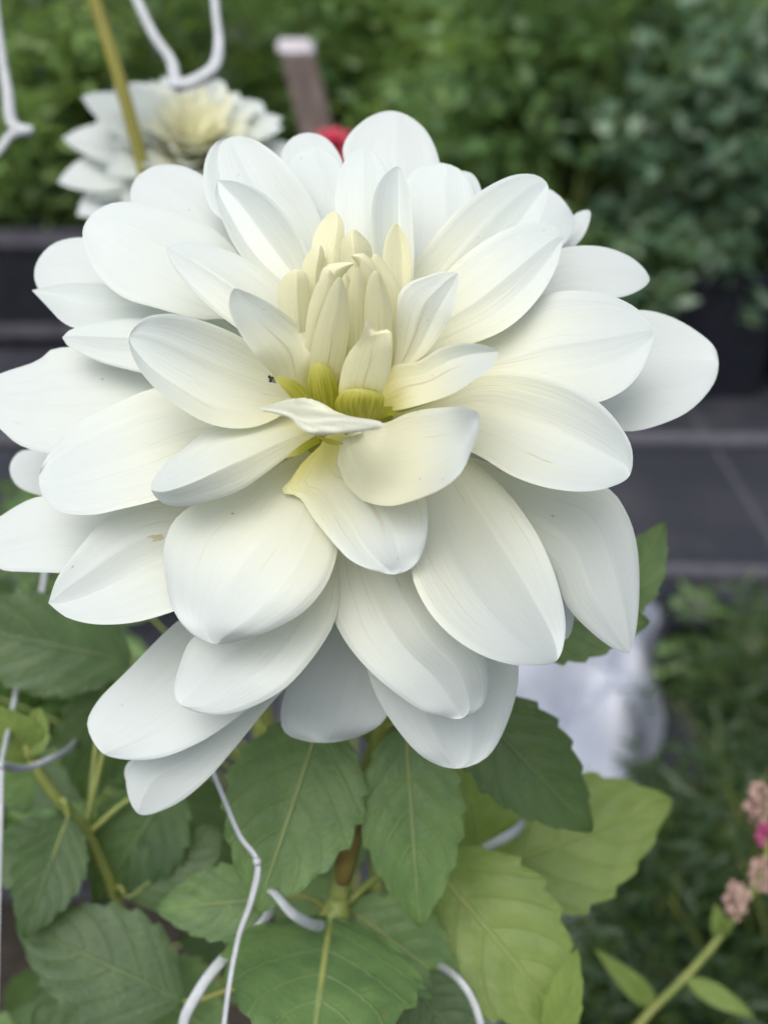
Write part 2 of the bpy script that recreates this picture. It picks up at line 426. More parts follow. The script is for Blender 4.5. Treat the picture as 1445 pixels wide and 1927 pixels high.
def petal(L, R, tip, zt, name='petal', mat=None, parent=None, nu=27, nt=36, **kw):
    q = dict(DEF); q.update(kw)
    tip = np.array(tip, float)
    Lm = np.array(L[len(L) // 2], float); Rm = np.array(R[len(R) // 2], float)
    if q['base'] is None:
        d = (tip - CP); d /= np.linalg.norm(d)
        B = CP + d * 22
    else:
        B = np.array(q['base'], float)
    d = tip - B; ln = np.linalg.norm(d); d /= ln
    perp = np.array([-d[1], d[0]])
    sg = 1 if perp.dot(Lm - Rm) > 0 else -1
    # edges run from the claw to the tip
    if q.get('pt'):
        Lc = catmull([B + perp * sg * q['bw']] + list(L) + [tip], nt)
        Rc = catmull([B - perp * sg * q['bw']] + list(R) + [tip], nt)
    else:                                   # one smooth outline round a blunt tip
        full = catmull([B + perp * sg * q['bw']] + list(L) + [tip] + list(R)[::-1] + [B - perp * sg * q['bw']], 400)
        it = int(np.argmin(np.linalg.norm(full - tip, axis=1)))
        Lc, Rc = full[:it + 1], full[it:][::-1]
    # share out the rows by distance along the blade so that they stay square to the midrib
    def reparam(c):
        s = np.maximum.accumulate((c - B) @ d / ln)
        a = np.linspace(0, 1, nt); aa = np.linspace(0, 1, len(c))
        m = .55 * np.clip(s, 0, 1) + .45 * aa
        m = (m - m[0]) / (m[-1] - m[0])
        g = 1 - (1 - a) ** 1.5
        return np.stack([np.interp(g, m, c[:, k]) for k in range(2)], 1)
    Lc = reparam(Lc); Rc = reparam(Rc)
    us = np.linspace(-1, 1, nu); us = np.sign(us) * np.abs(us) ** .85
    for (u0, am) in q['crease']:
        us = np.concatenate([us[np.abs(us - u0) > .055], u0 + np.array([-.045, -.02, 0, .02, .045])])
    us = np.unique(np.clip(us, -1, 1)); nu = len(us)
    Mc = (Lc + Rc) / 2
    half = np.linalg.norm(Rc - Lc, axis=1) / 2 / K
    hm = half.max()
    def zlong(s):
        s_ = np.clip(s, -.1, 1.15)
        return q['zb'] + (zt - q['zb']) * s_ + q['arch'] * 4 * s_ * (1 - s_) - q['droop'] * np.clip(s_, 0, 2) ** 5
    sm = (Mc - B) @ d / ln
    zm = zlong(sm)
    T = np.stack([np.gradient(Mc[:, 0] / K), -np.gradient(Mc[:, 1] / K), np.gradient(zm)], 1)
    T /= np.linalg.norm(T, axis=1)[:, None] + 1e-9
    N0 = AX * (1 - q['face']) + np.array([0, 0, 1.]) * q['face']
    N = N0[None] - T * (T @ N0)[:, None]
    bd = (Rc - Lc); bd /= np.linalg.norm(bd, axis=1)[:, None] + 1e-6
    tl = -(N[:, 0] * bd[:, 0] - N[:, 1] * bd[:, 1]) / np.maximum(N[:, 2], .35)
    tl = np.clip(tl, -.9, .9) * q['tilt'] + q['roll']
    k = np.ones(5) / 5
    tl = np.convolve(np.pad(tl, 2, mode='edge'), k, 'valid')
    ph = RNG.random() * 6.28
    A = []; UV = []
    for i in range(nt):
        for u in us:
            p = Mc[i] + (Rc[i] - Lc[i]) / 2 * u
            s = float((p - B) @ d / ln)
            z = float(zlong(s))
            h = half[i]
            z += tl[i] * u * h
            env = min(1.0, .35 + 1.1 * max(s, 0))
            z += q['cup'] * h * (u * u - .33) * env
            for (u0, am) in q['crease']:
                z += q.get('cs', 2.0) * am * h * (math.sqrt((u - u0) ** 2 + .0004) - .45) * min(1, max(.15, s * 1.1))
            z += .010 * h * math.cos(u * 13 + ph) * (1 - abs(u)) * (1 - max(0, s) ** 4)
            z += q['wave'] * h * math.sin(s * 9 + ph + (2.2 if u > 0 else 0)) * u * u
            z -= .05 * h * max(0, (abs(u) - .86) / .14) ** 2
            A.append((p[0], p[1], z)); UV.append((u * .5 + .5, min(max(s, q.get('smin', 0)), 1)))
    V = PA(np.array(A))
    o = mesh_obj(name, V, grid_faces(nt, nu), mat or M['petal'], parent or head, UV)
    o['cream'] = float(q['cream']); o['vein'] = float(q['vein'])
    o['streak'] = float(q.get('streak', 0)); o['patch'] = float(q.get('patch', 0)); o['patch_u'] = float(q.get('pu', .5)); o['patch_s'] = float(q.get('ps', .5))
    return o


def outer(L, R, tip, zt, **kw):
    kw.setdefault('zb', -2.6); kw.setdefault('cream', .34); kw.setdefault('arch', .3); petal(L, R, tip, zt, **kw)


def middle(L, R, tip, zt, **kw):
    kw.setdefault('zb', -1.3); kw.setdefault('cream', .58); kw.setdefault('arch', .8); petal(L, R, tip, zt, **kw)


def inner(L, R, tip, zt, **kw):
    kw.setdefault('zb', .2); kw.setdefault('cream', .85); kw.setdefault('arch', .4); kw.setdefault('droop', 0); kw.setdefault('vein', .8); kw.setdefault('streak', .36); petal(L, R, tip, zt, **kw)


# outermost ring, from the top round to the right
outer([(680, 420), (655, 330), (646, 272), (690, 222)], [(800, 420), (830, 380), (826, 300), (796, 238)], (742, 208), -5.2, zb=-3)
outer([(590, 400), (560, 380), (528, 300), (545, 262)], [(660, 400), (650, 360), (645, 305), (615, 260)], (577, 249), -4.6, zb=-3)
outer([(600, 400), (566, 360), (545, 305)], [(655, 400), (652, 350), (635, 298)], (592, 276), -4.0, zb=-2.8)
outer([(500, 500), (440, 430), (395, 390), (384, 310), (405, 268)], [(620, 480), (605, 415), (575, 355), (520, 290), (475, 261)], (440, 256), -2.6, crease=((-.55, .22), (.1, -.08)))
outer([(400, 480), (350, 450), (280, 410), (246, 376)], [(460, 450), (400, 345), (340, 311), (285, 314)], (252, 340), -4.2)
outer([(430, 600), (388, 602), (290, 578), (228, 557), (179, 509), (155, 440)], [(480, 520), (420, 445), (358, 407), (290, 385), (208, 382)], (165, 412), -1.6, crease=((.35, -.12),))
outer([(300, 580), (240, 590), (150, 590), (72, 543)], [(330, 500), (240, 470), (160, 446), (97, 460)], (66, 502), -4.2)
outer([(360, 620), (290, 615), (200, 620), (130, 614), (85, 572)], [(350, 560), (250, 540), (150, 527), (95, 536)], (60, 546), -3.2, pt=True, crease=((.1, .3),))
outer([(450, 740), (360, 722), (260, 700), (180, 678), (127, 650)], [(450, 640), (350, 606), (260, 598), (180, 608), (130, 621)], (117, 635), -1.4, pt=True, crease=((.25, -.35),))
outer([(400, 870), (270, 870), (150, 862), (80, 851), (34, 836), (0, 807), (-40, 775)], [(420, 680), (300, 640), (200, 636), (135, 652), (97, 657), (73, 677), (0, 703)], (-62, 735), -2.3, crease=((.15, -.14),))
outer([(350, 1040), (260, 1065), (180, 1080), (104, 1078), (48, 1076), (0, 1071)], [(330, 930), (230, 925), (150, 930), (75, 934), (48, 943), (0, 972)], (-62, 1018), -1.5)
outer([(160, 935), (75, 932), (30, 912)], [(150, 850), (70, 845), (35, 851)], (18, 880), -5.5, zb=-3.2)
outer([(560, 1010), (420, 1110), (335, 1168), (240, 1262), (180, 1325), (164, 1365)], [(640, 1130), (560, 1260), (460, 1340), (380, 1395), (300, 1427), (235, 1430)], (192, 1417), -1.4, zb=-2.4, crease=((.25, -.12),))
outer([(520, 1210), (420, 1330), (330, 1405), (245, 1440), (238, 1485)], [(620, 1190), (560, 1270), (505, 1330), (440, 1410), (385, 1472), (325, 1517)], (262, 1533), -2.3, zb=-2.6, crease=((-.15, -.22),))
outer([(420, 1330), (300, 1415), (240, 1436)], [(430, 1370), (300, 1450), (252, 1485)], (235, 1466), -3.0, zb=-2.8)
outer([(615, 1080), (585, 1190), (545, 1280), (528, 1340), (535, 1378), (570, 1394)], [(700, 1080), (745, 1200), (742, 1300), (722, 1357), (680, 1385)], (618, 1398), -2.6, zb=-2.6, droop=1.0)
outer([(680, 1090), (680, 1190), (700, 1290), (745, 1370), (800, 1428)], [(860, 1080), (955, 1170), (976, 1255), (962, 1340), (915, 1427)], (856, 1447), -.8, zb=-2.2, crease=((-.45, -.20), (.3, -.12)), cup=.35)
outer([(900, 1000), (1000, 1100), (1035, 1190)], [(950, 960), (1075, 1085), (1082, 1150)], (1066, 1203), -2.2)
outer([(950, 780), (1050, 790), (1130, 800), (1181, 812), (1250, 796), (1302, 769), (1345, 718)], [(940, 640), (1090, 610), (1190, 583), (1250, 591), (1310, 622), (1345, 654)], (1352, 684), -2.6, crease=((.12, .20), (-.45, -.15)))
outer([(900, 600), (1000, 572), (1080, 562), (1180, 556)], [(900, 530), (1010, 480), (1075, 463), (1140, 465), (1198, 491)], (1222, 527), -3.0)
outer([(1000, 460), (1050, 440), (1085, 400)], [(1000, 510), (1060, 480), (1100, 440)], (1110, 396), -6.0, zb=-3)
outer([(850, 480), (930, 420), (1000, 352), (1040, 358)], [(880, 560), (980, 520), (1060, 460), (1082, 425)], (1074, 396), -4.4, zb=-2.8)
outer([(760, 500), (768, 420), (763, 345), (788, 314)], [(860, 480), (895, 420), (888, 350), (868, 320)], (832, 306), -3.2)
outer([(800, 500), (830, 420), (850, 325)], [(880, 480), (905, 420), (908, 365)], (888, 326), -3.9)

# middle rings
middle([(735, 560), (790, 480), (860, 395), (910, 355), (970, 328), (1012, 330)], [(790, 640), (860, 590), (960, 500), (1015, 415)], (1031, 348), -1.4, cream=.78, crease=((.45, .30), (-.2, -.08)))
middle([(760, 590), (830, 520), (900, 460), (960, 428), (1010, 418), (1048, 425)], [(770, 690), (850, 660), (950, 620), (1010, 565), (1048, 500)], (1061, 450), -.1, pt=True, cream=.8, crease=((.05, -.16), (.55, .2)))
middle([(760, 770), (880, 750), (1000, 762), (1090, 762), (1138, 753), (1185, 725), (1218, 676)], [(770, 700), (870, 640), (950, 596), (1010, 558), (1080, 546), (1150, 556), (1205, 586)], (1229, 628), -.1, crease=((.1, -.10), (-.4, .14)), cream=.75)
middle([(740, 815), (810, 830), (890, 852), (963, 895), (1026, 917), (1094, 925), (1147, 917)], [(760, 765), (830, 737), (915, 697), (987, 697), (1060, 716), (1118, 750), (1162, 794), (1189, 845)], (1184, 896), 1.5, crease=((.05, .22), (-.55, .12)), cup=.22, cream=.7)
middle([(790, 890), (920, 970), (1000, 1030), (1040, 1070), (1065, 1138), (1108, 1186), (1158, 1223)], [(850, 850), (980, 885), (1080, 902), (1147, 920), (1176, 958), (1196, 1012), (1203, 1084), (1198, 1181)], (1186, 1231), -.3, pt=True, zb=-1.8, arch=.6, crease=((-.35, -.26), (.3, -.10)))
middle([(720, 860), (790, 950), (777, 1010), (774, 1075), (793, 1128), (832, 1181), (890, 1225), (953, 1249), (1002, 1253)], [(780, 830), (860, 850), (939, 910), (987, 968), (1026, 1036), (1055, 1118), (1064, 1190)], (1047, 1244), 1.9, zb=-.9, crease=((.45, .32), (-.3, -.06)), cup=.05, droop=.6)
middle([(640, 960), (612, 1050), (612, 1110), (622, 1150), (645, 1200), (687, 1254), (749, 1308), (807, 1343)], [(740, 960), (800, 1080), (860, 1185), (912, 1240), (920, 1287), (907, 1330)], (866, 1353), 1.1, zb=-1.5, crease=((.38, -.30), (-.1, .2)), cup=.0, droop=.7)
middle([(560, 950), (420, 1160), (360, 1203), (339, 1249), (327, 1300)], [(640, 960), (640, 1120), (628, 1174), (588, 1239), (538, 1294), (478, 1329), (424, 1345), (380, 1343)], (337, 1325), .9, zb=-1.6, crease=((-.25, .12), (.4, -.1)), cup=-.12, droop=.6)
middle([(570, 850), (430, 915), (334, 972), (310, 1020), (309, 1069), (320, 1132), (339, 1170), (368, 1199)], [(640, 870), (632, 960), (635, 1035), (615, 1098), (572, 1151), (513, 1185), (460, 1204)], (406, 1212), 2.3, zb=-.9, crease=((.55, -.2), (0, .1)), cup=-.06, droop=.6)
middle([(540, 860), (420, 900), (320, 945), (250, 950), (194, 981), (145, 1035), (107, 1088)], [(560, 940), (480, 1060), (420, 1110), (320, 1153), (242, 1173), (170, 1174), (121, 1160)], (91, 1135), .2, pt=True, zb=-1.9, crease=((.1, .22), (-.4, -.1)), patch=.09, pu=.34, ps=.63)
middle([(560, 870), (420, 905), (290, 943), (232, 957), (170, 969), (111, 962), (80, 933)], [(540, 740), (420, 715), (290, 730), (218, 759), (145, 797), (97, 846)], (73, 896), .2, zb=-1.6, crease=((-.05, -.08), (.6, .15)), cup=.1)
middle([(610, 820), (581, 830), (533, 865), (460, 918), (412, 938), (339, 953), (305, 946)], [(590, 785), (540, 786), (470, 790), (402, 802), (349, 841), (300, 885)], (284, 919), 2.5, zb=-.3, crease=((-.2, -.85),), cup=.1, arch=.6)
middle([(600, 770), (560, 765), (528, 783), (484, 802), (436, 806), (388, 795), (339, 768), (291, 730), (257, 686)], [(600, 750), (550, 705), (495, 660), (430, 622), (349, 594), (310, 590), (271, 599)], (243, 634), 1.9, zb=-.2, crease=((-.62, .34), (.2, -.06)), cup=.34, arch=.2)
middle([(590, 700), (540, 665), (480, 640), (436, 610), (400, 582), (358, 542), (322, 495)], [(600, 640), (560, 580), (523, 533), (475, 494), (412, 465), (345, 455)], (312, 465), .7, pt=True, zb=-.4, crease=((.02, -.42),), cup=.15)
middle([(600, 660), (555, 595), (523, 540), (484, 513), (446, 470), (417, 412), (403, 365)], [(635, 640), (592, 530), (579, 475), (567, 446), (538, 402), (494, 361), (446, 340)], (410, 338), -.5, pt=True, zb=-.5, crease=((-.62, .45), (-.02, .26)), cup=.1)
middle([(640, 520), (632, 430), (630, 370), (640, 320), (660, 288)], [(720, 520), (738, 430), (735, 350), (720, 305)], (686, 278), -.9, crease=((.0, -.12),))
middle([(715, 560), (703, 470), (698, 420), (705, 360), (725, 326)], [(770, 600), (779, 500), (777, 430), (768, 350)], (749, 313), .1, zb=-.6, crease=((.35, .5),), cream=.75)

# half-open ring round the bud
inner([(565, 765), (534, 734), (513, 705), (480, 667), (446, 617), (430, 572)], [(600, 775), (580, 742), (583, 692), (590, 640), (577, 618), (546, 597), (505, 568), (465, 549)], (441, 543), 2.9, base=(590, 778), crease=((-.05, .22),), cup=.12)
inner([(700, 765), (741, 684), (745, 609), (750, 555), (766, 534), (799, 520), (837, 511)], [(725, 765), (760, 700), (799, 667), (820, 642), (845, 601), (860, 555)], (861, 515), 2.3, base=(708, 775), crease=((.5, .3), (-.05, -.12)), cup=.12)
inner([(700, 735), (737, 690), (787, 679), (828, 655), (870, 646), (911, 649)], [(720, 775), (754, 771), (816, 754), (857, 738), (895, 713), (929, 686)], (937, 662), 3.2, base=(700, 770), zb=.6, crease=((-.32, .75),), cup=.05)
inner([(650, 815), (634, 858), (642, 896), (662, 929), (691, 945), (733, 952), (774, 943), (828, 921), (866, 891), (886, 850)], [(715, 797), (774, 775), (828, 767), (876, 767), (899, 776)], (902, 800), 4.3, base=(680, 800), zb=1.4, crease=((-.3, .12),), cup=.5, arch=.1, face=.2, cream=.8, smin=.42, streak=0)
inner([(605, 835), (567, 872), (545, 905), (527, 926), (560, 934), (591, 977), (630, 1025), (659, 1054), (700, 1073)], [(690, 850), (770, 900), (800, 940), (805, 985), (795, 1040), (775, 1069)], (742, 1081), 2.8, base=(625, 815), zb=.3, crease=((-.5, .25), (.2, -.12)), cup=.05, arch=.2, droop=.5, cream=.75)

# quills that close the heart of the bloom: back ones first
Q = dict(cs=1.4, cup=-.35, crease=((.1, -.08),), face=.8, arch=.2, cream=1.0, wave=.0, nu=11, nt=20)
inner([(620, 600), (592, 500), (587, 455), (603, 418)], [(650, 600), (640, 500), (648, 440), (645, 415)], (629, 396), 1.2, base=(640, 720), **{**Q, 'crease': ((.45, -.5),), 'cup': .1})
inner([(650, 600), (642, 490), (642, 455)], [(690, 600), (698, 500), (700, 468), (687, 447)], (664, 431), 1.9, base=(665, 720), **{**Q, 'cup': -.7, 'crease': ((-.15, -.45),)})
inner([(745, 620), (725, 540), (720, 480), (729, 440)], [(765, 620), (773, 530), (774, 490), (766, 450)], (745, 420), 1.7, base=(715, 750), **{**Q, 'crease': ((.35, .4),), 'cup': -.1})
inner([(615, 580), (612, 510), (612, 482)], [(645, 580), (641, 505), (640, 480)], (626, 464), 2.0, base=(640, 720), **Q)
inner([(590, 640), (570, 545), (567, 503), (585, 468)], [(612, 640), (605, 560), (610, 505), (611, 478)], (602, 460), 2.2, base=(625, 740), **{**Q, 'crease': ((.3, -.4),)})
inner([(560, 700), (535, 630), (523, 568), (530, 525)], [(592, 700), (583, 640), (585, 560), (577, 516)], (556, 506), 2.4, base=(605, 765), **{**Q, 'crease': ((.15, -.6),), 'cup': 0})
inner([(735, 700), (737, 610), (716, 535), (697, 492)], [(752, 700), (757, 610), (753, 545), (733, 505)], (706, 476), 2.5, base=(700, 765), **Q)
inner([(700, 620), (690, 520), (668, 492)], [(722, 620), (705, 500), (684, 476)], (662, 481), 2.7, base=(690, 740), **{**Q, 'cup': -.7})
inner([(605, 620), (600, 530), (612, 500)], [(640, 620), (645, 525), (655, 507)], (667, 495), 2.8, base=(630, 745), **{**Q, 'cup': -.6})
inner([(635, 620), (636, 550)], [(668, 620), (664, 545)], (650, 514), 2.7, base=(650, 745), **{**Q, 'cup': -.6})
inner([(690, 640), (688, 560), (677, 515)], [(718, 640), (707, 535), (697, 505)], (680, 488), 2.9, base=(690, 750), **Q)
inner([(655, 700), (655, 600), (656, 540)], [(692, 700), (692, 600), (686, 530)], (672, 503), 3.0, base=(670, 760), **Q)
inner([(572, 700), (575, 617), (583, 568), (600, 527)], [(603, 700), (613, 610), (633, 548)], (620, 507), 3.0, base=(605, 768), **{**Q, 'cup': -.55})
inner([(690, 720), (685, 626), (687, 559), (696, 520)], [(730, 720), (737, 626), (736, 576), (725, 538)], (709, 508), 3.3, base=(700, 772), **{**Q, 'crease': ((.4, -.3),)})
inner([(582, 735), (583, 680), (592, 625), (608, 575), (623, 540)], [(628, 745), (642, 700), (655, 642), (657, 588), (652, 547)], (639, 520), 3.6, base=(608, 776), **{**Q, 'crease': ((.1, -.2),), 'bw': 22})
inner([(643, 768), (637, 746), (642, 700), (654, 667), (679, 634), (687, 609)], [(716, 768), (722, 734), (734, 700), (738, 665), (733, 616), (716, 634)], (695, 597), 3.7, base=(680, 782), pt=True, **{**Q, 'bw': 34, 'crease': ((.05, .1),), 'cup': -.25, 'zb': 1.2})

# the rolled petal that points at the viewer: lofted along four hand-set lips
lips = [[(590, 772, .9), (605, 772, .9), (625, 778, 1.0), (640, 782, 1.0), (655, 786, .9)],
        [(500, 764, 3.2), (535, 753, 2.9), (572, 748, 2.6), (604, 757, 2.4), (632, 775, 2.2)],
        [(492, 767, 3.6), (540, 764, 2.9), (575, 768, 2.6), (612, 778, 2.6), (660, 783, 2.6)],
        [(487, 769, 4.0), (545, 777, 4.2), (578, 788, 4.3), (640, 786, 4.3), (715, 793, 4.0)],
        [(488, 771, 4.0), (543, 784, 4.15), (566, 802, 4.25), (640, 800, 4.25), (722, 799, 4.0)],
        [(492, 772, 3.9), (546, 788, 4.15), (572, 813, 4.3), (636, 816, 4.3), (718, 806, 4.0)],
        [(505, 772, 3.4), (552, 790, 3.5), (580, 816, 3.5), (636, 815, 3.5), (690, 806, 3.5)]]
rows = [catmull(l, 22) for l in lips]
sheet = np.array([catmull([r[j] for r in rows], 22) for j in range(22)])          # (across, along, 3)
A = sheet.transpose(1, 0, 2).reshape(-1, 3)
o = mesh_obj('petal', PA(A), grid_faces(22, 22), M['petal'], head, [(j / 21, (.2 + .055 * i) if i < 8 else min(1, .62 + .13 * (i - 8))) for i in range(22) for j in range(22)])
o['cream'] = .9; o['vein'] = .4; o['patch'] = .0; o['patch_u'] = .5; o['patch_s'] = .5

# short hidden petals that pack the underside, so that no daylight shows between the claws
for i in range(16):
    th = 2 * math.pi * (i + .3) / 16
    ex, ey = math.cos(th), math.sin(th)
    R0 = 330 if ey < .2 else 300
    tip = (CP[0] + ex * R0 * 1.05, CP[1] + 60 + ey * R0)
    pr = (-ey, ex)
    zt = -1.6 + .55 * (tip[1] - 790) / K * .9 - 2.4
    Lp = [(CP[0] + ex * R0 * f + pr[0] * wd, CP[1] + 60 * f + ey * R0 * f + pr[1] * wd) for f, wd in ((.35, 55), (.65, 90), (.88, 62))]
    Rp = [(CP[0] + ex * R0 * f - pr[0] * wd, CP[1] + 60 * f + ey * R0 * f - pr[1] * wd) for f, wd in ((.35, 55), (.65, 90), (.88, 62))]
    petal(Lp, Rp, tip, zt, zb=-3.0, cream=.4, arch=-.1, nu=9, nt=14)

# chartreuse scales at the foot of the inner petals
BR = dict(name='bract', mat=M['bract'], nu=9, nt=12, wave=0, arch=.2, droop=0, face=.8, bw=16)
petal([(578, 735), (581, 700), (587, 686)], [(640, 745), (630, 710), (616, 687)], (601, 681), 1.82, base=(612, 785), zb=.8, **{**BR, 'cup': -.3, 'bw': 26})
petal([(630, 765), (634, 748), (648, 734)], [(722, 765), (722, 745), (706, 735)], (678, 730), 2.22, base=(676, 790), zb=1.45, **{**BR, 'cup': -.2, 'bw': 36})
petal([(545, 745), (528, 725)], [(590, 752), (560, 718)], (516, 708), 2.1, base=(585, 780), zb=1.1, **{**BR, 'cup': .2})
petal([(735, 765), (780, 756)], [(735, 782), (780, 768)], (818, 753), 2.0, base=(700, 778), zb=1.0, **{**BR, 'cup': .1})
petal([(608, 822), (622, 826)], [(615, 834), (632, 838)], (646, 834), 2.2, base=(600, 815), zb=1.2, **{**BR, 'cup': .1, 'bw': 8})
petal([(570, 835), (556, 846)], [(585, 842), (562, 856)], (540, 861), 1.6, base=(600, 825), zb=1.0, **{**BR, 'cup': .1, 'bw': 8})

# small green sepals under the head
for i in range(8):
    th = 2 * math.pi * i / 8
    q = AXW.to_track_quat('Z', 'Y')
    rad = q @ Vector((math.cos(th), math.sin(th), 0)); sd_ = q @ Vector((-math.sin(th), math.cos(th), 0))
    V = []; UV = []
    for a in range(6):
        s = a / 5
        c = CW - AXW * (.028 + .022 * s) + rad * (.012 + .010 * s * (1 - s) * 2)
        wd = .008 * math.sin(math.pi * (.15 + .85 * s))
        for bq in (-1, 0, 1):
            V.append(c + sd_ * wd * bq + AXW * (.002 * abs(bq))); UV.append((bq * .5 + .5, s))
    mesh_obj('sepal', V, grid_faces(6, 3), M['leaf_mid'], head, UV)

# stem with its node
SP = [CW - AXW * .030, P(690, 1080, -6.0), P(716, 1290, -8.0), P(712, 1400, -8.8), P(684, 1490, -9.2), P(655, 1610, -9.5), P(628, 1720, -9.6), P(605, 1830, -9.8), P(590, 1980, -10.2)]
top = SP[-1]
SP += [Vector((stem_foot.x, stem_foot.y, top.z * .6)), Vector(stem_foot)]
stem = tube('stem', SP, [.004, .0035, .0032, .0028, .0026, .0032, .0034, .0036, .004, .007, .009], M['stem'], dahlia, seg=10, n=90)
# russet side bud that leans against the stem
tube('side_bud', [P(682, 1475, -8.3), P(674, 1530, -8.3), P(655, 1580, -8.2), P(650, 1620, -8.4), P(645, 1660, -8.7)], [.0006, .0012, .0040, .0034, .0022], M['stem_brown'], dahlia, seg=10, n=24)
tube('node', [P(636, 1690, -9.3), P(628, 1725, -9.4), P(618, 1760, -9.5)], [.003, .0056, .0034], M['stem'], dahlia, seg=10, n=12)


def dleaf(base, tip, W, mat, parent, bow=.05, vfold=.10, roll=0.0, teeth=7, name='leaf', attach=None, bend=0.0, ns=43, curl=0.0):
    """toothed ovate leaf; base and tip are (px, py, z); W is its width in px at that depth"""
    B = P(*base); Tp = P(*tip); ax = Tp - B; ln = ax.length; t = ax.normalized()
    zz = (base[2] + tip[2]) / 2
    wm = W / 2 / K / 100 * (D - zz) / D
    view = (B + Tp) / 2 - CAM
    side = t.cross(view).normalized()
    side = Matrix.Rotation(roll, 3, t) @ side
    nrm = side.cross(t).normalized()
    if nrm.dot(view) > 0: nrm = -nrm
    wm /= max(.45, math.cos(roll))
    V = []; UV = []; nu = 13
    ph = RNG.random() * 6
    for i in range(ns):
        s = i / (ns - 1)
        wd = wm * (math.sin(math.pi * min(1, s ** .78)) ** .82) * (1 - .18 * s) * 1.08 + wm * .015
        f = (s * teeth) % 1.0
        tooth = 1 + .13 * (f - .5) * (1 if .06 < s < .97 else 0)
        for j in range(nu):
            u = -1 + 2 * j / (nu - 1)
            uu = abs(u)
            x = wd * u * (tooth if uu > .95 else 1)
            c = B + ax * s + side * (bend * ln * 4 * s * (1 - s))
            hgt = bow * ln * 4 * s * (1 - s) + vfold * uu * wd - .25 * vfold * uu * uu * wd - curl * ln * s * s
            ph2 = (s * 6 - 1.9 * uu ** 1.3)
            hgt += .035 * wm * math.cos(2 * math.pi * ph2) * min(1, uu * 2) + .05 * wm * math.sin(7 * s + ph + 2 * u) * uu
            V.append(c + side * x + nrm * hgt + t * (.10 * wd * (uu ** 2))); UV.append((u * .5 + .5, s))
    o = mesh_obj(name, V, grid_faces(ns, nu), mat, parent, UV)
    pts = [B + ax * f + side * (bend * ln * 4 * f * (1 - f)) + nrm * (bow * ln * 4 * f * (1 - f) - curl * ln * f * f - .0006) for f in (0, .15, .3, .45, .6, .75, .88)]
    r0 = max(.0008, wm * .045)
    if attach is not None:
        mid = (attach + B) / 2 + Vector((0, 0, .004))
        pts = [attach, mid] + pts
        rr = [r0 * 1.5, r0 * 1.35, r0 * 1.2, r0, r0 * .9, r0 * .7, r0 * .5, r0 * .35, r0 * .2]
    else:
        rr = [r0 * 1.2, r0, r0 * .9, r0 * .7, r0 * .5, r0 * .35, r0 * .2]
    tube('midrib', pts, rr, M['stem'], o, seg=6, n=26)
    return o


NODE1 = P(708, 1405, -8.9); NODE2 = P(628, 1722, -9.6)
lm, ld, ll = M['leaf_mid'], M['leaf_dark'], M['leaf_light']
dleaf((606, 1345, -7.8), (484, 1718, -6.6), 262, lm, dahlia, .02, .16, attach=NODE1)
dleaf((762, 1362, -7.8), (790, 1745, -7.6), 196, lm, dahlia, .03, .22, attach=NODE1)
dleaf((870, 1310, -8.6), (1113, 1565, -9.0), 190, ld, dahlia, .03, .15, attach=NODE1)
dleaf((940, 1160, -8.5), (1222, 1172, -8.5), 165, lm, dahlia, .02, .12, attach=P(716, 1290, -8.0))
dleaf((1150, 1170, -9.0), (1250, 982, -9.6), 100, lm, dahlia, .02, .2, attach=P(1100, 1176, -8.5), teeth=5)
dleaf((880, 1655, -15), (1265, 1505, -16), 255, ll, dahlia, .03, .12, attach=NODE2)
dleaf((905, 1660, -14), (858, 1385, -13.5), 170, ll, dahlia, .03, .12, attach=NODE2)
dleaf((800, 1610, -11.5), (1085, 1950, -9.5), 270, ll, dahlia, .05, .22, attach=NODE2)
dleaf((622, 1728, -9.0), (580, 2030, -4.0), 370, lm, dahlia, .04, .16, attach=NODE2)
dleaf((650, 1705, -10), (870, 1870, -9.5), 170, lm, dahlia, .05, .2, attach=NODE2)
dleaf((520, 1690, -9), (292, 1712, -9), 140, lm, dahlia, .03, .12, attach=NODE2)
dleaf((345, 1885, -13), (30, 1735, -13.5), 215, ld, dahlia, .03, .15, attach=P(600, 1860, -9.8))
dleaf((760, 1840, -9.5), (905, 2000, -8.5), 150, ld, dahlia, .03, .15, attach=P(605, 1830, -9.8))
dleaf((1040, 1970, -9), (1086, 1785, -8.6), 70, ll, dahlia, .03, .2, attach=P(1010, 2010, -9), teeth=4)

# ------------------------------------------------------------------ a second, lower dahlia shoot to the left
foot2 = P(240, 1900, -18); foot2.z = 0
shoot = thing('dahlia_shoot', foot2, 'bloomless leafy dahlia shoot with a young bright green tip beside the white bloom', 'plant')
S2 = [P(30, 1345, -13), P(62, 1440, -13.5), P(115, 1510, -14), P(165, 1570, -15), P(215, 1680, -16), P(250, 1850, -17.5)]
top2 = S2[-1]
tube('stem', S2 + [Vector((foot2.x, foot2.y, top2.z * .5)), foot2], [.0018, .0024, .0028, .0032, .0036, .004, .005, .006], M['stem'], shoot, seg=8, n=60)
N2a, N2b = P(115, 1510, -14), P(165, 1570, -15)
dleaf((62, 1440, -13.5), (-20, 1325, -12.5), 95, ll, shoot, .05, .3, attach=P(70, 1450, -13.6), teeth=5)
dleaf((50, 1430, -13.2), (75, 1330, -13.6), 60, ll, shoot, .05, .3, attach=P(62, 1440, -13.5), teeth=4)
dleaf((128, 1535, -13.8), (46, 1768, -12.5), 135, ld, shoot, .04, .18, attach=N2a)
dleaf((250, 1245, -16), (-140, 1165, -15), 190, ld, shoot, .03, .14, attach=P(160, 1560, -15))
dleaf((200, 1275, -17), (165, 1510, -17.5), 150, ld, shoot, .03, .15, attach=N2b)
dleaf((330, 1470, -15.5), (180, 1700, -16), 180, ld, shoot, .03, .15, attach=N2b)
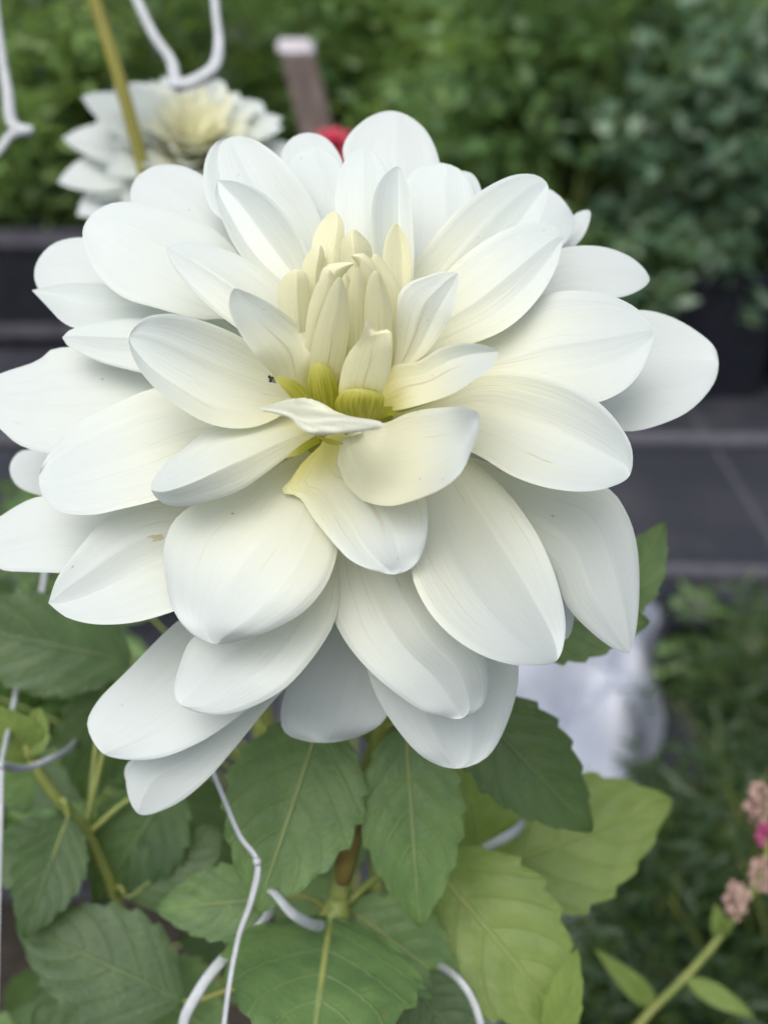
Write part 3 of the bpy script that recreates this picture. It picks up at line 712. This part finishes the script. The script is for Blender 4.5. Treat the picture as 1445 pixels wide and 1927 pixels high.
dleaf((165, 1575, -15), (-60, 1640, -15), 130, ld, shoot, .04, .2, attach=N2b)
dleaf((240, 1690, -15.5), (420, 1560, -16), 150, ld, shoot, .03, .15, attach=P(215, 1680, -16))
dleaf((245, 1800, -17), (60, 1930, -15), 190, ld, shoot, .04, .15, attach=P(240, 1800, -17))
dleaf((255, 1850, -17), (430, 1960, -15), 190, lm, shoot, .04, .15, attach=P(250, 1850, -17.5))

# lower leaves deep in the same bed
foot3 = P(760, 2050, -34); foot3.z = 0
low = thing('dahlia_shoot', foot3, 'shaded low dahlia growth of broad dark leaves beneath the white bloom', 'plant')
tp3 = P(700, 1560, -26)
tube('stem', [tp3, P(720, 1800, -28), Vector((foot3.x, foot3.y, .3)), foot3], [.003, .004, .006, .008], M['stem'], low, seg=8, n=40)
rr_ = random.Random(5)
for i in range(40):
    px = rr_.uniform(-80, 900); py = rr_.uniform(1330, 1950)
    if i >= 26: px = rr_.uniform(-120, 380); py = rr_.uniform(1000, 1500)
    z = rr_.uniform(-34, -21)
    an = rr_.uniform(-.4, 3.5); ln = rr_.uniform(170, 260) * 30 / (30 - z) * 1.5
    if px > 780 and py < 1500: continue
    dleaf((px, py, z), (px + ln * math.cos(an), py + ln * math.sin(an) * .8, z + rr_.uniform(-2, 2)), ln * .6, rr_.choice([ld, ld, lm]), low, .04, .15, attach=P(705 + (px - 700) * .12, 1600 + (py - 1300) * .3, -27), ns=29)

# ------------------------------------------------------------------ the fly on the left petal
f0 = P(511, 714, 1.75)
fly = thing('fly', f0, 'tiny dark fly sitting on a petal left of the bud', 'insect')
def blob(name, c, r, mat, parent, sq=(1, 1, 1), rot=0.0):
    bm = bmesh.new(); bmesh.ops.create_icosphere(bm, subdivisions=2, radius=1)
    R_ = Matrix.Rotation(rot, 3, 'Y')
    V = [Vector(c) + R_ @ Vector((v.co.x * r * sq[0], v.co.y * r * sq[1], v.co.z * r * sq[2])) for v in bm.verts]
    bm.verts.index_update(); F = [[v.index for v in f.verts] for f in bm.faces]; bm.free()
    return mesh_obj(name, V, F, mat, parent)
blob('body', f0, .00055, M['fly'], fly, (.8, .8, 1.5), .5)
blob('head', P(507, 709, 1.8), .0004, M['fly'], fly)
for dx in (4, 9):
    a_, b_ = P(512, 713, 1.85), P(512 + dx, 722, 1.8); sv_ = (b_ - a_).cross(FWD).normalized() * .0003
    mesh_obj('wing', [a_, (a_ + b_) / 2 + sv_, b_, (a_ + b_) / 2 - sv_], [(0, 1, 2, 3)], M['flywing'], fly, smooth=False)
for k in range(6):
    s_ = -1 if k < 3 else 1
    tube('leg', [f0, f0 + RIGHT * .0005 * s_ - FWD * .0003 + UP * (.0003 * (k % 3 - 1)), f0 + RIGHT * .0009 * s_ + UP * (.0006 * (k % 3 - 1)) + FWD * .0008], [.00006, .00005, .00004], M['fly'], fly, seg=4, n=6)

# ------------------------------------------------------------------ second bloom further back
def zdist(m): return D - m * 100          # depth in metres -> z
BZ = zdist(.66)
bc = P(368, 318, BZ)
foot4 = Vector((bc.x + .03, bc.y + .02, 0))
back = thing('dahlia_plant', foot4, 'smaller out-of-focus white dahlia with a cream pointed heart, behind the big bloom', 'flower')
bax = Vector((.17, -.50, .85)).normalized()
bq = bax.to_track_quat('Z', 'Y')
bhead = lathe_local('flower_head', [(.004, -.02), (.012, -.016), (.016, -.004), (.012, .006), (.001, .01)], bc, bax, M['bract'], back)


def polar_petal(az, pol, ln, wd, cream, c, q, parent, cup=.3, lift=.25, mat=None):
    """petal in a flower's own frame: az round the axis, pol from the axis"""
    V = []; UV = []; nr, nc = 14, 9
    for i in range(nr):
        s = i / (nr - 1)
        p = pol - lift * (1 - s) * (1 - s) + .35 * lift * s
        r = .006 + ln * s
        w_ = wd * (math.sin(math.pi * min(1, (.10 + .90 * s) ** 1.25)) ** .75) + wd * .02
        for j in range(nc):
            u = -1 + 2 * j / (nc - 1)
            loc = Vector((r * math.sin(p), u * w_, r * math.cos(p)))
            up_ = Vector((-math.cos(p), 0, math.sin(p)))
            loc += up_ * (cup * w_ * (u * u) - .03 * w_ * math.cos(u * 7))
            loc = Matrix.Rotation(az, 3, 'Z') @ loc
            V.append(Vector(c) + q @ loc); UV.append((u * .5 + .5, s))
    o = mesh_obj('petal', V, grid_faces(nr, nc), mat or M['petal'], parent, UV)
    for k_, v_ in (('cream', cream), ('vein', .2), ('patch', 0.), ('patch_u', .5), ('patch_s', .5)): o[k_] = v_
    return o


rb = random.Random(3)
for i in range(70):
    f = i / 69
    az = i * 2.39996 + rb.uniform(-.12, .12)
    if f < .66:                      # pointed cream heart
        g_ = f / .66
        polar_petal(az, .10 + .98 * g_ ** .7 + rb.uniform(-.06, .06), .030 + .016 * g_ + rb.uniform(-.002, .003), .0058 + .0042 * g_, 1.0 - .25 * g_, bc, bq, bhead, cup=.45, lift=.3)
    else:                            # broad white skirt
        g_ = (f - .66) / .34
        polar_petal(az, 1.15 + .75 * g_ + rb.uniform(-.12, .12), .048 + .010 * g_ + rb.uniform(-.004, .004), .0130 + .0035 * g_, .35 - .2 * g_, bc, bq, bhead, cup=.35, lift=.3)
for dx, dy, dz, ln_ in ((-.75, -.25, .62, .060), (-.95, -.1, .30, .062), (-1, -.35, .02, .064), (-.9, -.5, -.22, .060), (.95, -.2, .12, .056), (-.55, -.3, .75, .052), (.2, -.9, .05, .05)):
    lv = bq.inverted() @ Vector((dx, dy, dz)).normalized()
    polar_petal(math.atan2(lv.y, lv.x), math.acos(lv.z), ln_, .0160, .15, bc, bq, bhead, cup=.2, lift=.2)
tube('stem', [bc - bax * .018, bc - bax * .05 + Vector((0, .01, -.03)), Vector((foot4.x, foot4.y, .4)), foot4], [.004, .004, .005, .006], M['stem'], back, seg=8, n=30)
for (b_, t_, w_) in (((330, 620, zdist(.70)), (160, 700, zdist(.66)), 90), ((380, 640, zdist(.70)), (540, 720, zdist(.72)), 90)):
    dleaf(b_, t_, w_, lm, back, .04, .15, attach=Vector((foot4.x, foot4.y, .55)))

# ------------------------------------------------------------------ cane and stake, red bloom
c0 = P(252, 246, zdist(.615)); c1 = P(166, -40, zdist(.59))
ct = c0 + (c1 - c0) * 1.25
cb = c0 + (c0 - c1) * (c0.z / max(1e-3, (c1.z - c0.z)))
mid_ = Vector((c0.x + .07, c0.y + .10, .4)); cfoot = Vector((c0.x + .12, c0.y + .16, 0))
cane = tube('garden_cane', [ct, c1, c0, mid_, cfoot], [.0032, .0034, .0036, .004, .005], M['cane'], None, seg=10, n=60)
tag(cane, 'slanting yellow-olive cane rising through the smaller back dahlia', 'cane')

pz = zdist(1.55)
ptop = P(556, 82, pz); pbot = P(618, 330, pz)
dirp = (ptop - pbot).normalized()
foot5 = ptop - dirp * (ptop.z / dirp.z)
stake = thing('wooden_stake', foot5, 'weathered brown wooden stake with a pale painted top behind the blooms', 'stake')
def prism(name, a, b_, hx, hy, mat, parent):
    bm = bmesh.new(); V = []
    for p_ in (a, b_):
        for sx, sy in ((-1, -1), (1, -1), (1, 1), (-1, 1)): V.append(bm.verts.new(Vector(p_) + Vector((sx * hx, sy * hy, 0))))
    for f in ((3, 2, 1, 0), (4, 5, 6, 7), (0, 1, 5, 4), (1, 2, 6, 5), (2, 3, 7, 6), (3, 0, 4, 7)): bm.faces.new([V[i] for i in f])
    bmesh.ops.bevel(bm, geom=list(bm.edges), offset=min(hx, hy) * .18, segments=2, affect='EDGES')
    bm.verts.index_update(); vv = [v.co.copy() for v in bm.verts]; ff = [[v.index for v in f.verts] for f in bm.faces]; bm.free()
    return mesh_obj(name, vv, ff, mat, parent, smooth=False)
prism('shaft', foot5, ptop - dirp * .012, .020, .020, M['wood'], stake)
prism('painted_top', ptop - dirp * .0125, ptop + dirp * .006, .0215, .0215, M['stake_top'], stake)

rz = zdist(1.05); rc = P(626, 288, rz); rfoot = Vector((rc.x + .01, rc.y + .02, 0))
red = thing('red_flower', rfoot, 'small crimson flower peeping out behind the white petals below the stake', 'flower')
rax = Vector((0, -.35, .94)).normalized(); rq = rax.to_track_quat('Z', 'Y')
rh = lathe_local('flower_head', [(.003, -.01), (.008, -.006), (.008, .003), (.001, .006)], rc, rax, M['stem'], red, seg=14)
for i in range(34):
    f = i / 33
    polar_petal(i * 2.39996, .15 + 1.35 * f, .013 + .008 * f, .0035 + .002 * f, 0, rc, rq, rh, mat=M['red'])
tube('stem', [rc - rax * .008, rc + Vector((.004, .01, -.1)), Vector((rfoot.x, rfoot.y, .4)), rfoot], [.0025, .0025, .003, .004], M['stem'], red, seg=8, n=24)

# ------------------------------------------------------------------ white plant-support netting
def strand(parent, pts, wpx, name='strand', flat=.55):
    rad = [p[3] if len(p) > 3 else wpx for p in pts]
    ws = [P(p[0], p[1], p[2]) for p in pts]
    rs = [r / 2 / K / 100 * (D - p[2]) / D for r, p in zip(rad, pts)]
    return tube(name, ws, rs, M['net'], parent, seg=8, n=len(pts) * 9, flat=flat)

nz_ = zdist(.56)
net1 = thing('plant_netting', P(330, -60, nz_), 'white plastic support netting hanging in loops above the back dahlia', 'netting')
strand(net1, [(225, -80, nz_), (258, 0, nz_), (292, 70, nz_), (322, 115, nz_), (330, 160, nz_, 30)], 20)
strand(net1, [(330, 162, nz_, 26), (368, 150, nz_ + .3, 26), (402, 125, nz_ + .5, 22), (412, 80, nz_, 17), (406, 20, nz_), (400, -80, nz_)], 17)
blob('knot', P(330, 160, nz_ + .2), .0024, M['net'], net1, (1.5, .8, .8), .2)
strand(net1, [(225, -80, nz_), (120, -100, nz_), (20, -90, nz_), (-8, -30, nz_), (2, 90, nz_), (14, 170, nz_), (26, 235, nz_, 22), (60, 246, nz_, 24)], 16)
strand(net1, [(60, 246, nz_, 22), (25, 250, nz_, 17), (0, 280, nz_), (-60, 350, nz_)], 15)
strand(net1, [(400, -80, nz_), (310, -110, nz_), (225, -80, nz_)], 17)
blob('knot', P(54, 245, nz_ + .2), .0017, M['net'], net1, (1.3, .8, .8))
for x_, sx_ in ((-60, -1), (-60, 1)):
    pass

lz = -6.2
net2 = thing('plant_netting', P(420, 2000, lz), 'slack white netting strands threaded through the dahlia leaves below the bloom', 'netting')
strand(net2, [(395, 1440, -6.4), (420, 1500, -5.6), (452, 1575, -5.2), (484, 1622, -5.0, 17), (474, 1690, -5.0), (450, 1760, -5.2), (432, 1850, -5.2), (418, 1960, -5.2), (405, 2060, -5.2)], 13)
strand(net2, [(420, 2060, -7), (345, 1940, -7), (375, 1865, -7), (412, 1815, -7.4), (440, 1790, -8.2)], 22)
strand(net2, [(440, 1790, -8.2), (500, 1730, -8.4), (512, 1678, -6.6, 14), (545, 1715, -6.4), (580, 1738, -7.2), (612, 1746, -9.0)], 22)
strand(net2, [(612, 1746, -9.6), (760, 1760, -15), (860, 1660, -15), (890, 1612, -12.6), (955, 1575, -12.6), (1000, 1540, -19), (1100, 1500, -22)], 28)
strand(net2, [(612, 1746, -9.6), (780, 1800, -11), (868, 1850, -7.6), (892, 1890, -7.4), (910, 1960, -7.4), (920, 2060, -7.4)], 18)
strand(net2, [(405, 2060, -5.2), (200, 2050, -8), (-10, 2040, -10), (-8, 1900, -10), (-4, 1700, -10), (0, 1560, -10), (2, 1440, -10)], 13)
strand(net2, [(2, 1440, -10), (50, 1446, -12), (105, 1425, -13.2), (150, 1390, -18)], 16)
strand(net2, [(2, 1440, -10), (25, 1330, -15), (45, 1230, -18), (75, 1130, -20), (90, 1040, -22)], 18)
for p_ in ((484, 1622, -4.9), (2, 1440, -9.9)):
    blob('knot', P(*p_), .00125, M['net'], net2)

# ------------------------------------------------------------------ background beds: shrubs in black planters
def foliage_mesh(rs, shoots, leaf, per, height, spread, base_r, droop=.2, aspect=.5, zmin=.2, low=None):
    """leaf quads along many branching shoots, about (0,0,0); returns verts, faces"""
    P0 = []; T0 = []
    paths = []
    for i in range(shoots):
        a = rs.rand() * 6.283; r = base_r * math.sqrt(rs.rand())
        b_ = np.array([r * math.cos(a), r * math.sin(a), zmin * rs.rand()])
        a2 = a + rs.uniform(-.7, .7); out_ = spread * (.25 + .75 * rs.rand())
        h_ = height * rs.uniform(.45, 1.0)
        if low is not None and i % 3 == 0:
            h_ = rs.uniform(low, .45 * height)
        e_ = np.array([b_[0] + out_ * math.cos(a2), b_[1] + out_ * math.sin(a2), h_])
        m_ = (b_ + e_) / 2 + np.array([-.15 * out_ * math.cos(a2), -.15 * out_ * math.sin(a2), .12 * h_])
        paths.append((b_, m_, e_))
        t = np.sort(rs.uniform(.18, 1.0, per) ** .8)[:, None]
        c = (1 - t) ** 2 * b_ + 2 * t * (1 - t) * m_ + t * t * e_
        c += rs.normal(0, 1, c.shape) * np.array([.03, .03, .022]) * (height / 1.0 + .3)
        P0.append(c)
        d_ = rs.normal(0, 1, c.shape); d_[:, 2] = d_[:, 2] * .5 + .15 - droop
        T0.append(d_)
    c = np.concatenate(P0); d_ = np.concatenate(T0)
    d_ /= np.linalg.norm(d_, axis=1)[:, None]
    n = len(c)
    up_ = np.array([0, 0, 1.]) + rs.normal(0, .8, (n, 3))
    s_ = np.cross(d_, up_); s_ /= np.linalg.norm(s_, axis=1)[:, None] + 1e-9
    nn = np.cross(s_, d_)
    L = leaf * rs.uniform(.6, 1.25, (n, 1)); W_ = L * aspect * rs.uniform(.8, 1.2, (n, 1))
    v0 = c; v1 = c + d_ * L * .45 + s_ * W_ * .5 + nn * L * .06; v2 = c + d_ * L - nn * L * .12; v3 = c + d_ * L * .45 - s_ * W_ * .5 + nn * L * .06
    v4 = c + d_ * L * .5 - nn * L * .02
    V = np.stack([v0, v1, v2, v3, v4], 1).reshape(-1, 3)
    b5 = np.arange(n)[:, None] * 5
    Fc = np.concatenate([b5 + np.array([[0, 1, 4]]), b5 + np.array([[1, 2, 4]]), b5 + np.array([[2, 3, 4]]), b5 + np.array([[3, 0, 4]])], 1).reshape(-1, 3)
    return V, Fc, paths


def fast_mesh(name, V, Fc, mat):
    me = bpy.data.meshes.new(name)
    me.vertices.add(len(V)); me.vertices.foreach_set('co', np.asarray(V, np.float32).ravel())
    me.loops.add(len(Fc) * 3); me.loops.foreach_set('vertex_index', np.asarray(Fc, np.int32).ravel())
    me.polygons.add(len(Fc)); me.polygons.foreach_set('loop_start', np.arange(0, len(Fc) * 3, 3, dtype=np.int32))
    me.polygons.foreach_set('loop_total', np.full(len(Fc), 3, np.int32))
    me.materials.append(mat); me.update(calc_edges=True); me.validate()
    return me


def box(name, x0, x1, y0, y1, z0, z1, mat, parent, bev=.006, taper=0.0):
    bm = bmesh.new(); V = []
    for z_, k_ in ((z0, taper), (z1, 0)):
        for x_, y_ in ((x0 + k_, y0 + k_), (x1 - k_, y0 + k_), (x1 - k_, y1 - k_), (x0 + k_, y1 - k_)): V.append(bm.verts.new((x_, y_, z_)))
    for f in ((3, 2, 1, 0), (4, 5, 6, 7), (0, 1, 5, 4), (1, 2, 6, 5), (2, 3, 7, 6), (3, 0, 4, 7)): bm.faces.new([V[i] for i in f])
    if bev: bmesh.ops.bevel(bm, geom=list(bm.edges), offset=bev, segments=2, affect='EDGES')
    bm.verts.index_update(); vv = [v.co.copy() for v in bm.verts]; ff = [[v.index for v in f.verts] for f in bm.faces]; bm.free()
    return mesh_obj(name, vv, ff, mat, parent, smooth=False)


def planter(x, y, hw, hd, h, parent):
    """black pot: four tapered walls, rolled rim, soil"""
    bm = bmesh.new()
    def ring(z_, ix): return [bm.verts.new((x + sx * (hw - ix), y + sy * (hd - ix), z_)) for sx, sy in ((-1, -1), (1, -1), (1, 1), (-1, 1))]
    rs_ = [ring(0, .03), ring(h - .03, .005), ring(h - .03, -.012), ring(h, -.012), ring(h, .012), ring(h - .05, .016)]
    for a, b_ in zip(rs_[:-1], rs_[1:]):
        for k in range(4): bm.faces.new((a[k], a[(k + 1) % 4], b_[(k + 1) % 4], b_[k]))
    bm.faces.new(rs_[0][::-1])
    bmesh.ops.bevel(bm, geom=[e for e in bm.edges if abs(e.verts[0].co.z - e.verts[1].co.z) > .1], offset=.02, segments=3, affect='EDGES')
    bm.verts.index_update(); vv = [v.co.copy() for v in bm.verts]; ff = [[v.index for v in f.verts] for f in bm.faces]; bm.free()
    p = mesh_obj('pot', vv, ff, M['pot'], parent, smooth=False)
    sx = hw - .016; sy = hd - .016
    n = 9; V = []
    for i in range(n):
        for j in range(n):
            V.append((x - sx + 2 * sx * i / (n - 1), y - sy + 2 * sy * j / (n - 1), h - .04 + .012 * RNG.random()))
    mesh_obj('soil', V, grid_faces(n, n), M['soil'], parent)
    # rolled rim catches the light
    pts = [(x + sx_ * (hw + .008), y + sy_ * (hd + .008), h - .004) for sx_, sy_ in ((-1, -1), (1, -1), (1, 1), (-1, 1), (-1, -1))]
    V = []
    for a, b_ in zip(pts[:-1], pts[1:]):
        pass
    rim = box('rim', x - hw - .016, x + hw + .016, y - hd - .016, y - hd - .0125, h - .032, h + .004, M['pot'], p, bev=.0012)
    return p


def shrub(x, y, rs, mat, label, group, height, spread, shoots, per, leaf, pot=None, z0=0, aspect=.5, droop=.2, name='potted_shrub', cat='shrub', base_r=.12, low=None):
    t = thing(name, (x, y, 0), label, cat, group)
    if pot: planter(x, y, pot[0], pot[1], pot[2], t); z0 = pot[2] - .03
    V, Fc, paths = foliage_mesh(rs, shoots, leaf, per, height - z0, spread, base_r, droop, aspect, low=low)
    V = V + np.array([x, y, z0])
    me = fast_mesh('foliage', V, Fc, mat); o = bpy.data.objects.new('foliage', me); COL.objects.link(o); set_parent(o, t); o['kind'] = 'stuff'
    VV = []; FF = []
    for (b_, m_, e_) in paths[:min(len(paths), 60)]:
        pr = None
        for f in np.linspace(0, .95, 6):
            c = (1 - f) ** 2 * b_ + 2 * f * (1 - f) * m_ + f * f * e_ + np.array([x, y, z0])
            r = .004 * (1 - .7 * f); i0 = len(VV)
            for k in range(4): VV.append((c[0] + r * math.cos(k * 1.5708), c[1] + r * math.sin(k * 1.5708), c[2]))
            if pr is not None: FF += [(pr + k, pr + (k + 1) % 4, i0 + (k + 1) % 4, i0 + k) for k in range(4)]
            pr = i0
    st = mesh_obj('stems', VV, FF, M['stem'], t); st['kind'] = 'stuff'
    st.name = 'stem'
    return t


rs = np.random.RandomState(4)
GR = 'shrubs growing in the black planters on the right'
# right-hand row at about three metres
for i, (x, y, m_, h_, lab) in enumerate([
        (.42, 3.25, F_MID, 1.15, 'mid green shrub in a black planter behind the right petals, left of the grey-green shrub'),
        (.80, 3.18, F_BLUE, 1.10, 'grey-green shrub drooping over its black planter, between two brighter shrubs'),
        (1.18, 3.22, F_BLUE, 1.22, 'tall grey-green shrub at the far right end of the black planters')]):
    shrub(x, y, rs, m_, lab, GR, h_, .36, 80, 75, .068, pot=(.18, .17, .33), droop=.35, low=-.10)
# second row, brighter
GR2 = 'shrubs in the row behind the planters'
for (x, y, m_, h_, lab) in [
        (-.35, 4.15, F_MID, 1.25, 'mid green shrub right behind the wooden stake'),
        (.15, 4.05, F_LIME, 1.3, 'lime green shrub beyond the topmost petals, next to the stake'),
        (.62, 4.1, F_LIME, 1.35, 'lime green shrub rising between two black-potted shrubs, in the row behind them'),
        (1.08, 4.05, F_MID, 1.35, 'mid green shrub rising behind the tall grey-green potted shrub'),
        (1.55, 4.1, F_LIME, 1.4, 'lime green shrub at the outer end of the row behind the black planters')]:
    shrub(x, y, rs, m_, lab, GR2, h_, .36, 60, 80, .060, name='shrub')
# left-hand bed
GR3 = 'shrubs behind the long trough'
for (x, y, m_, h_, lab) in [
        (-1.55, 4.0, F_MID, 1.05, 'tall mid green shrub at the outer end of the black trough'),
        (-1.10, 3.85, F_LIME, .95, 'yellowish green shrub growing behind the olive cane'),
        (-.72, 3.95, F_DARK, .95, 'dark green shrub beyond the black trough, nearest the stake')]:
    shrub(x, y, rs, m_, lab, GR3, h_, .36, 60, 80, .06, name='shrub')
GR4 = 'far hedge shrubs'
for i in range(9):
    x = -2.5 + i * .62; m_ = (F_MID, F_DARK, F_LIME)[i % 3]
    lab = ('mid', 'dark', 'lime')[i % 3] + ' green bush in the far hedge behind the shrub rows'
    shrub(x, 5.6 + .25 * (i % 2), rs, m_, lab, GR4, 1.75, .5, 60, 80, .08, name='hedge_shrub', base_r=.25)

# long black trough on the left
tr = thing('planter_trough', (-1.3, 3.43, 0), 'long black plastic trough with rims coloured pale for caught light, on the ground left of the bloom', 'planter')
box('trough_body', -2.2, -.62, 3.452, 3.70, 0, .30, M['pot'], tr, taper=.004)
box('rim', -2.21, -.61, 3.43, 3.4505, .290, .335, M['rim'], tr, bev=.004)
box('ledge', -2.21, -.61, 3.42, 3.4485, .040, .072, M['rim'], tr, bev=.004)

# drip hoses across the walkway
for (y_, r_, lab) in ((2.07, .016, 'grey drip hose lying across the fabric, the one by the white sheet'), (2.72, .020, 'grey drip hose lying across the fabric just in front of the black planters')):
    pts = [Vector((-1.6 + .4 * k, y_ + .012 * math.sin(k * 1.7), r_ * .75)) for k in range(9)]
    h_ = tube('drip_hose', pts, [r_] * 9, M['hose'], None, seg=10, n=40, flat=1.0)
    tag(h_, lab, 'hose', 'drip hoses across the walkway')

# ------------------------------------------------------------------ crumpled white sheet on the ground
V = []; n1, n2 = 50, 80
nzr = np.random.RandomState(8)
waves = [(nzr.uniform(8, 60), nzr.uniform(0, 6.28), nzr.uniform(0, 6.28)) for _ in range(12)]
for i in range(n1):
    for j in range(n2):
        a_ = -1 + 2 * i / (n1 - 1); t_ = j / (n2 - 1); y = 1.0 + .92 * t_
        wd = .10 + .09 * t_ + .02 * math.sin(y * 13)
        x = .135 + .165 * t_ + a_ * wd
        h_ = sum(math.sin(f * (x * math.cos(a) + y * math.sin(a)) + p_) / (1 + f * .05) for f, a, p_ in waves)
        ed = max(0, 1 - abs(a_) ** 6) * max(0, 1 - abs(2 * t_ - 1) ** 10)
        V.append((x, y, .004 + max(0, .07 + .045 * h_) * (.15 + .85 * ed)))
sh = mesh_obj('plastic_sheet', V, grid_faces(n1, n2), M['sheet'])
tag(sh, 'crumpled white plastic sheet lying on the dark ground behind the leaves', 'plastic sheet')

# small empty pot beside the sheet
np_ = lathe_local('nursery_pot', [(.040, 0), (.052, .135), (.056, .135), (.056, .155), (.050, .155), (.040, .02), (.002, .018)], (.475, 1.70, 0), (0, 0, 1), M['pot'], None)
tag(np_, 'small empty black nursery pot standing beside the white plastic sheet', 'pot')

# ------------------------------------------------------------------ soft low plants on the right
GR5 = 'feathery plants at the walkway edge'
rs = np.random.RandomState(9)
for (x, y, m_, h_, lab) in [(.36, 1.00, F_DARK, .33, 'dark feathery low plant growing beside the white sheet'),
                            (.52, 1.32, F_DARK, .34, 'dark feathery low plant furthest along the walkway edge'),
                            (.24, .82, F_DARK, .36, 'dark feathery low plant under the pink flower stalk'),
                            (.40, .80, F_DARK, .46, 'dark feathery plant right behind the pink flower stalk')]:
    shrub(x, y, rs, m_, lab, GR5, h_, .13, 60, 60, .040, name='feathery_plant', cat='plant', aspect=.16, droop=-.25, base_r=.06)
shrub(.50, 1.62, rs, F_MID, 'pale green weed with loose tips between the walkway and the feathery plants', None, .21, .09, 10, 16, .035, name='weed', cat='plant', droop=0, base_r=.05)
for (x, y, h_, lab) in [(-.50, 1.95, .30, 'low green weed beside the black trough'), (-.40, 1.30, .30, 'low green weed on the ground left of the bloom')]:
    shrub(x, y, rs, F_MID, lab, None, h_, .14, 26, 34, .05, name='weed', cat='plant', droop=0, base_r=.06)

# pink flower stalk, close on the right
pf = P(1180, 2060, -29); pf.z = 0
pk = thing('pink_flower_stalk', pf, 'slender stalk with knobbly dusty pink blossom clusters and narrow leaves', 'flower')
z_ = -27
S3 = [P(1450, 1600, z_), P(1400, 1700, z_), P(1350, 1770, z_), P(1290, 1840, z_), P(1200, 1930, z_), P(1150, 2020, z_)]
tube('stem', S3 + [Vector((pf.x, pf.y, .4)), pf], [.0016, .002, .0026, .0028, .003, .003, .004, .004], M['stem'], pk, seg=8, n=60)
def nleaf(a, b_, w, mat):
    dleaf(a, b_, w, mat, pk, .12, .35, teeth=0, ns=24)
nleaf((1232, 1893, z_), (1118, 1785, z_ + 1), 46, ll)
nleaf((1290, 1842, z_), (1420, 1915, z_ + 1), 42, ll)
nleaf((1360, 1762, z_), (1345, 1700, z_ + 1), 40, ll)
rp = random.Random(2)
for (cx, cy, rx, ry, n_, mt) in ((1428, 1512, 24, 38, 26, 'pink'), (1440, 1570, 16, 24, 12, 'magenta'), (1436, 1645, 26, 34, 24, 'pink'), (1386, 1697, 24, 38, 26, 'pink')):
    cl = None
    for k in range(int(n_ * 2.2)):
        a, r_ = rp.random() * 6.28, math.sqrt(rp.random())
        c = P(cx + rx * r_ * math.cos(a), cy + ry * r_ * math.sin(a), z_ + rp.uniform(-.6, .8))
        bl = blob('blossom', c, rp.uniform(.0009, .0017), M[mt], pk, (1, 1, 1.25), rp.random())
tube('branch', [P(1400, 1700, z_), P(1440, 1640, z_), P(1442, 1570, z_), P(1428, 1500, z_)], [.0018, .0016, .0014, .001], M['stem'], pk, seg=6, n=20)
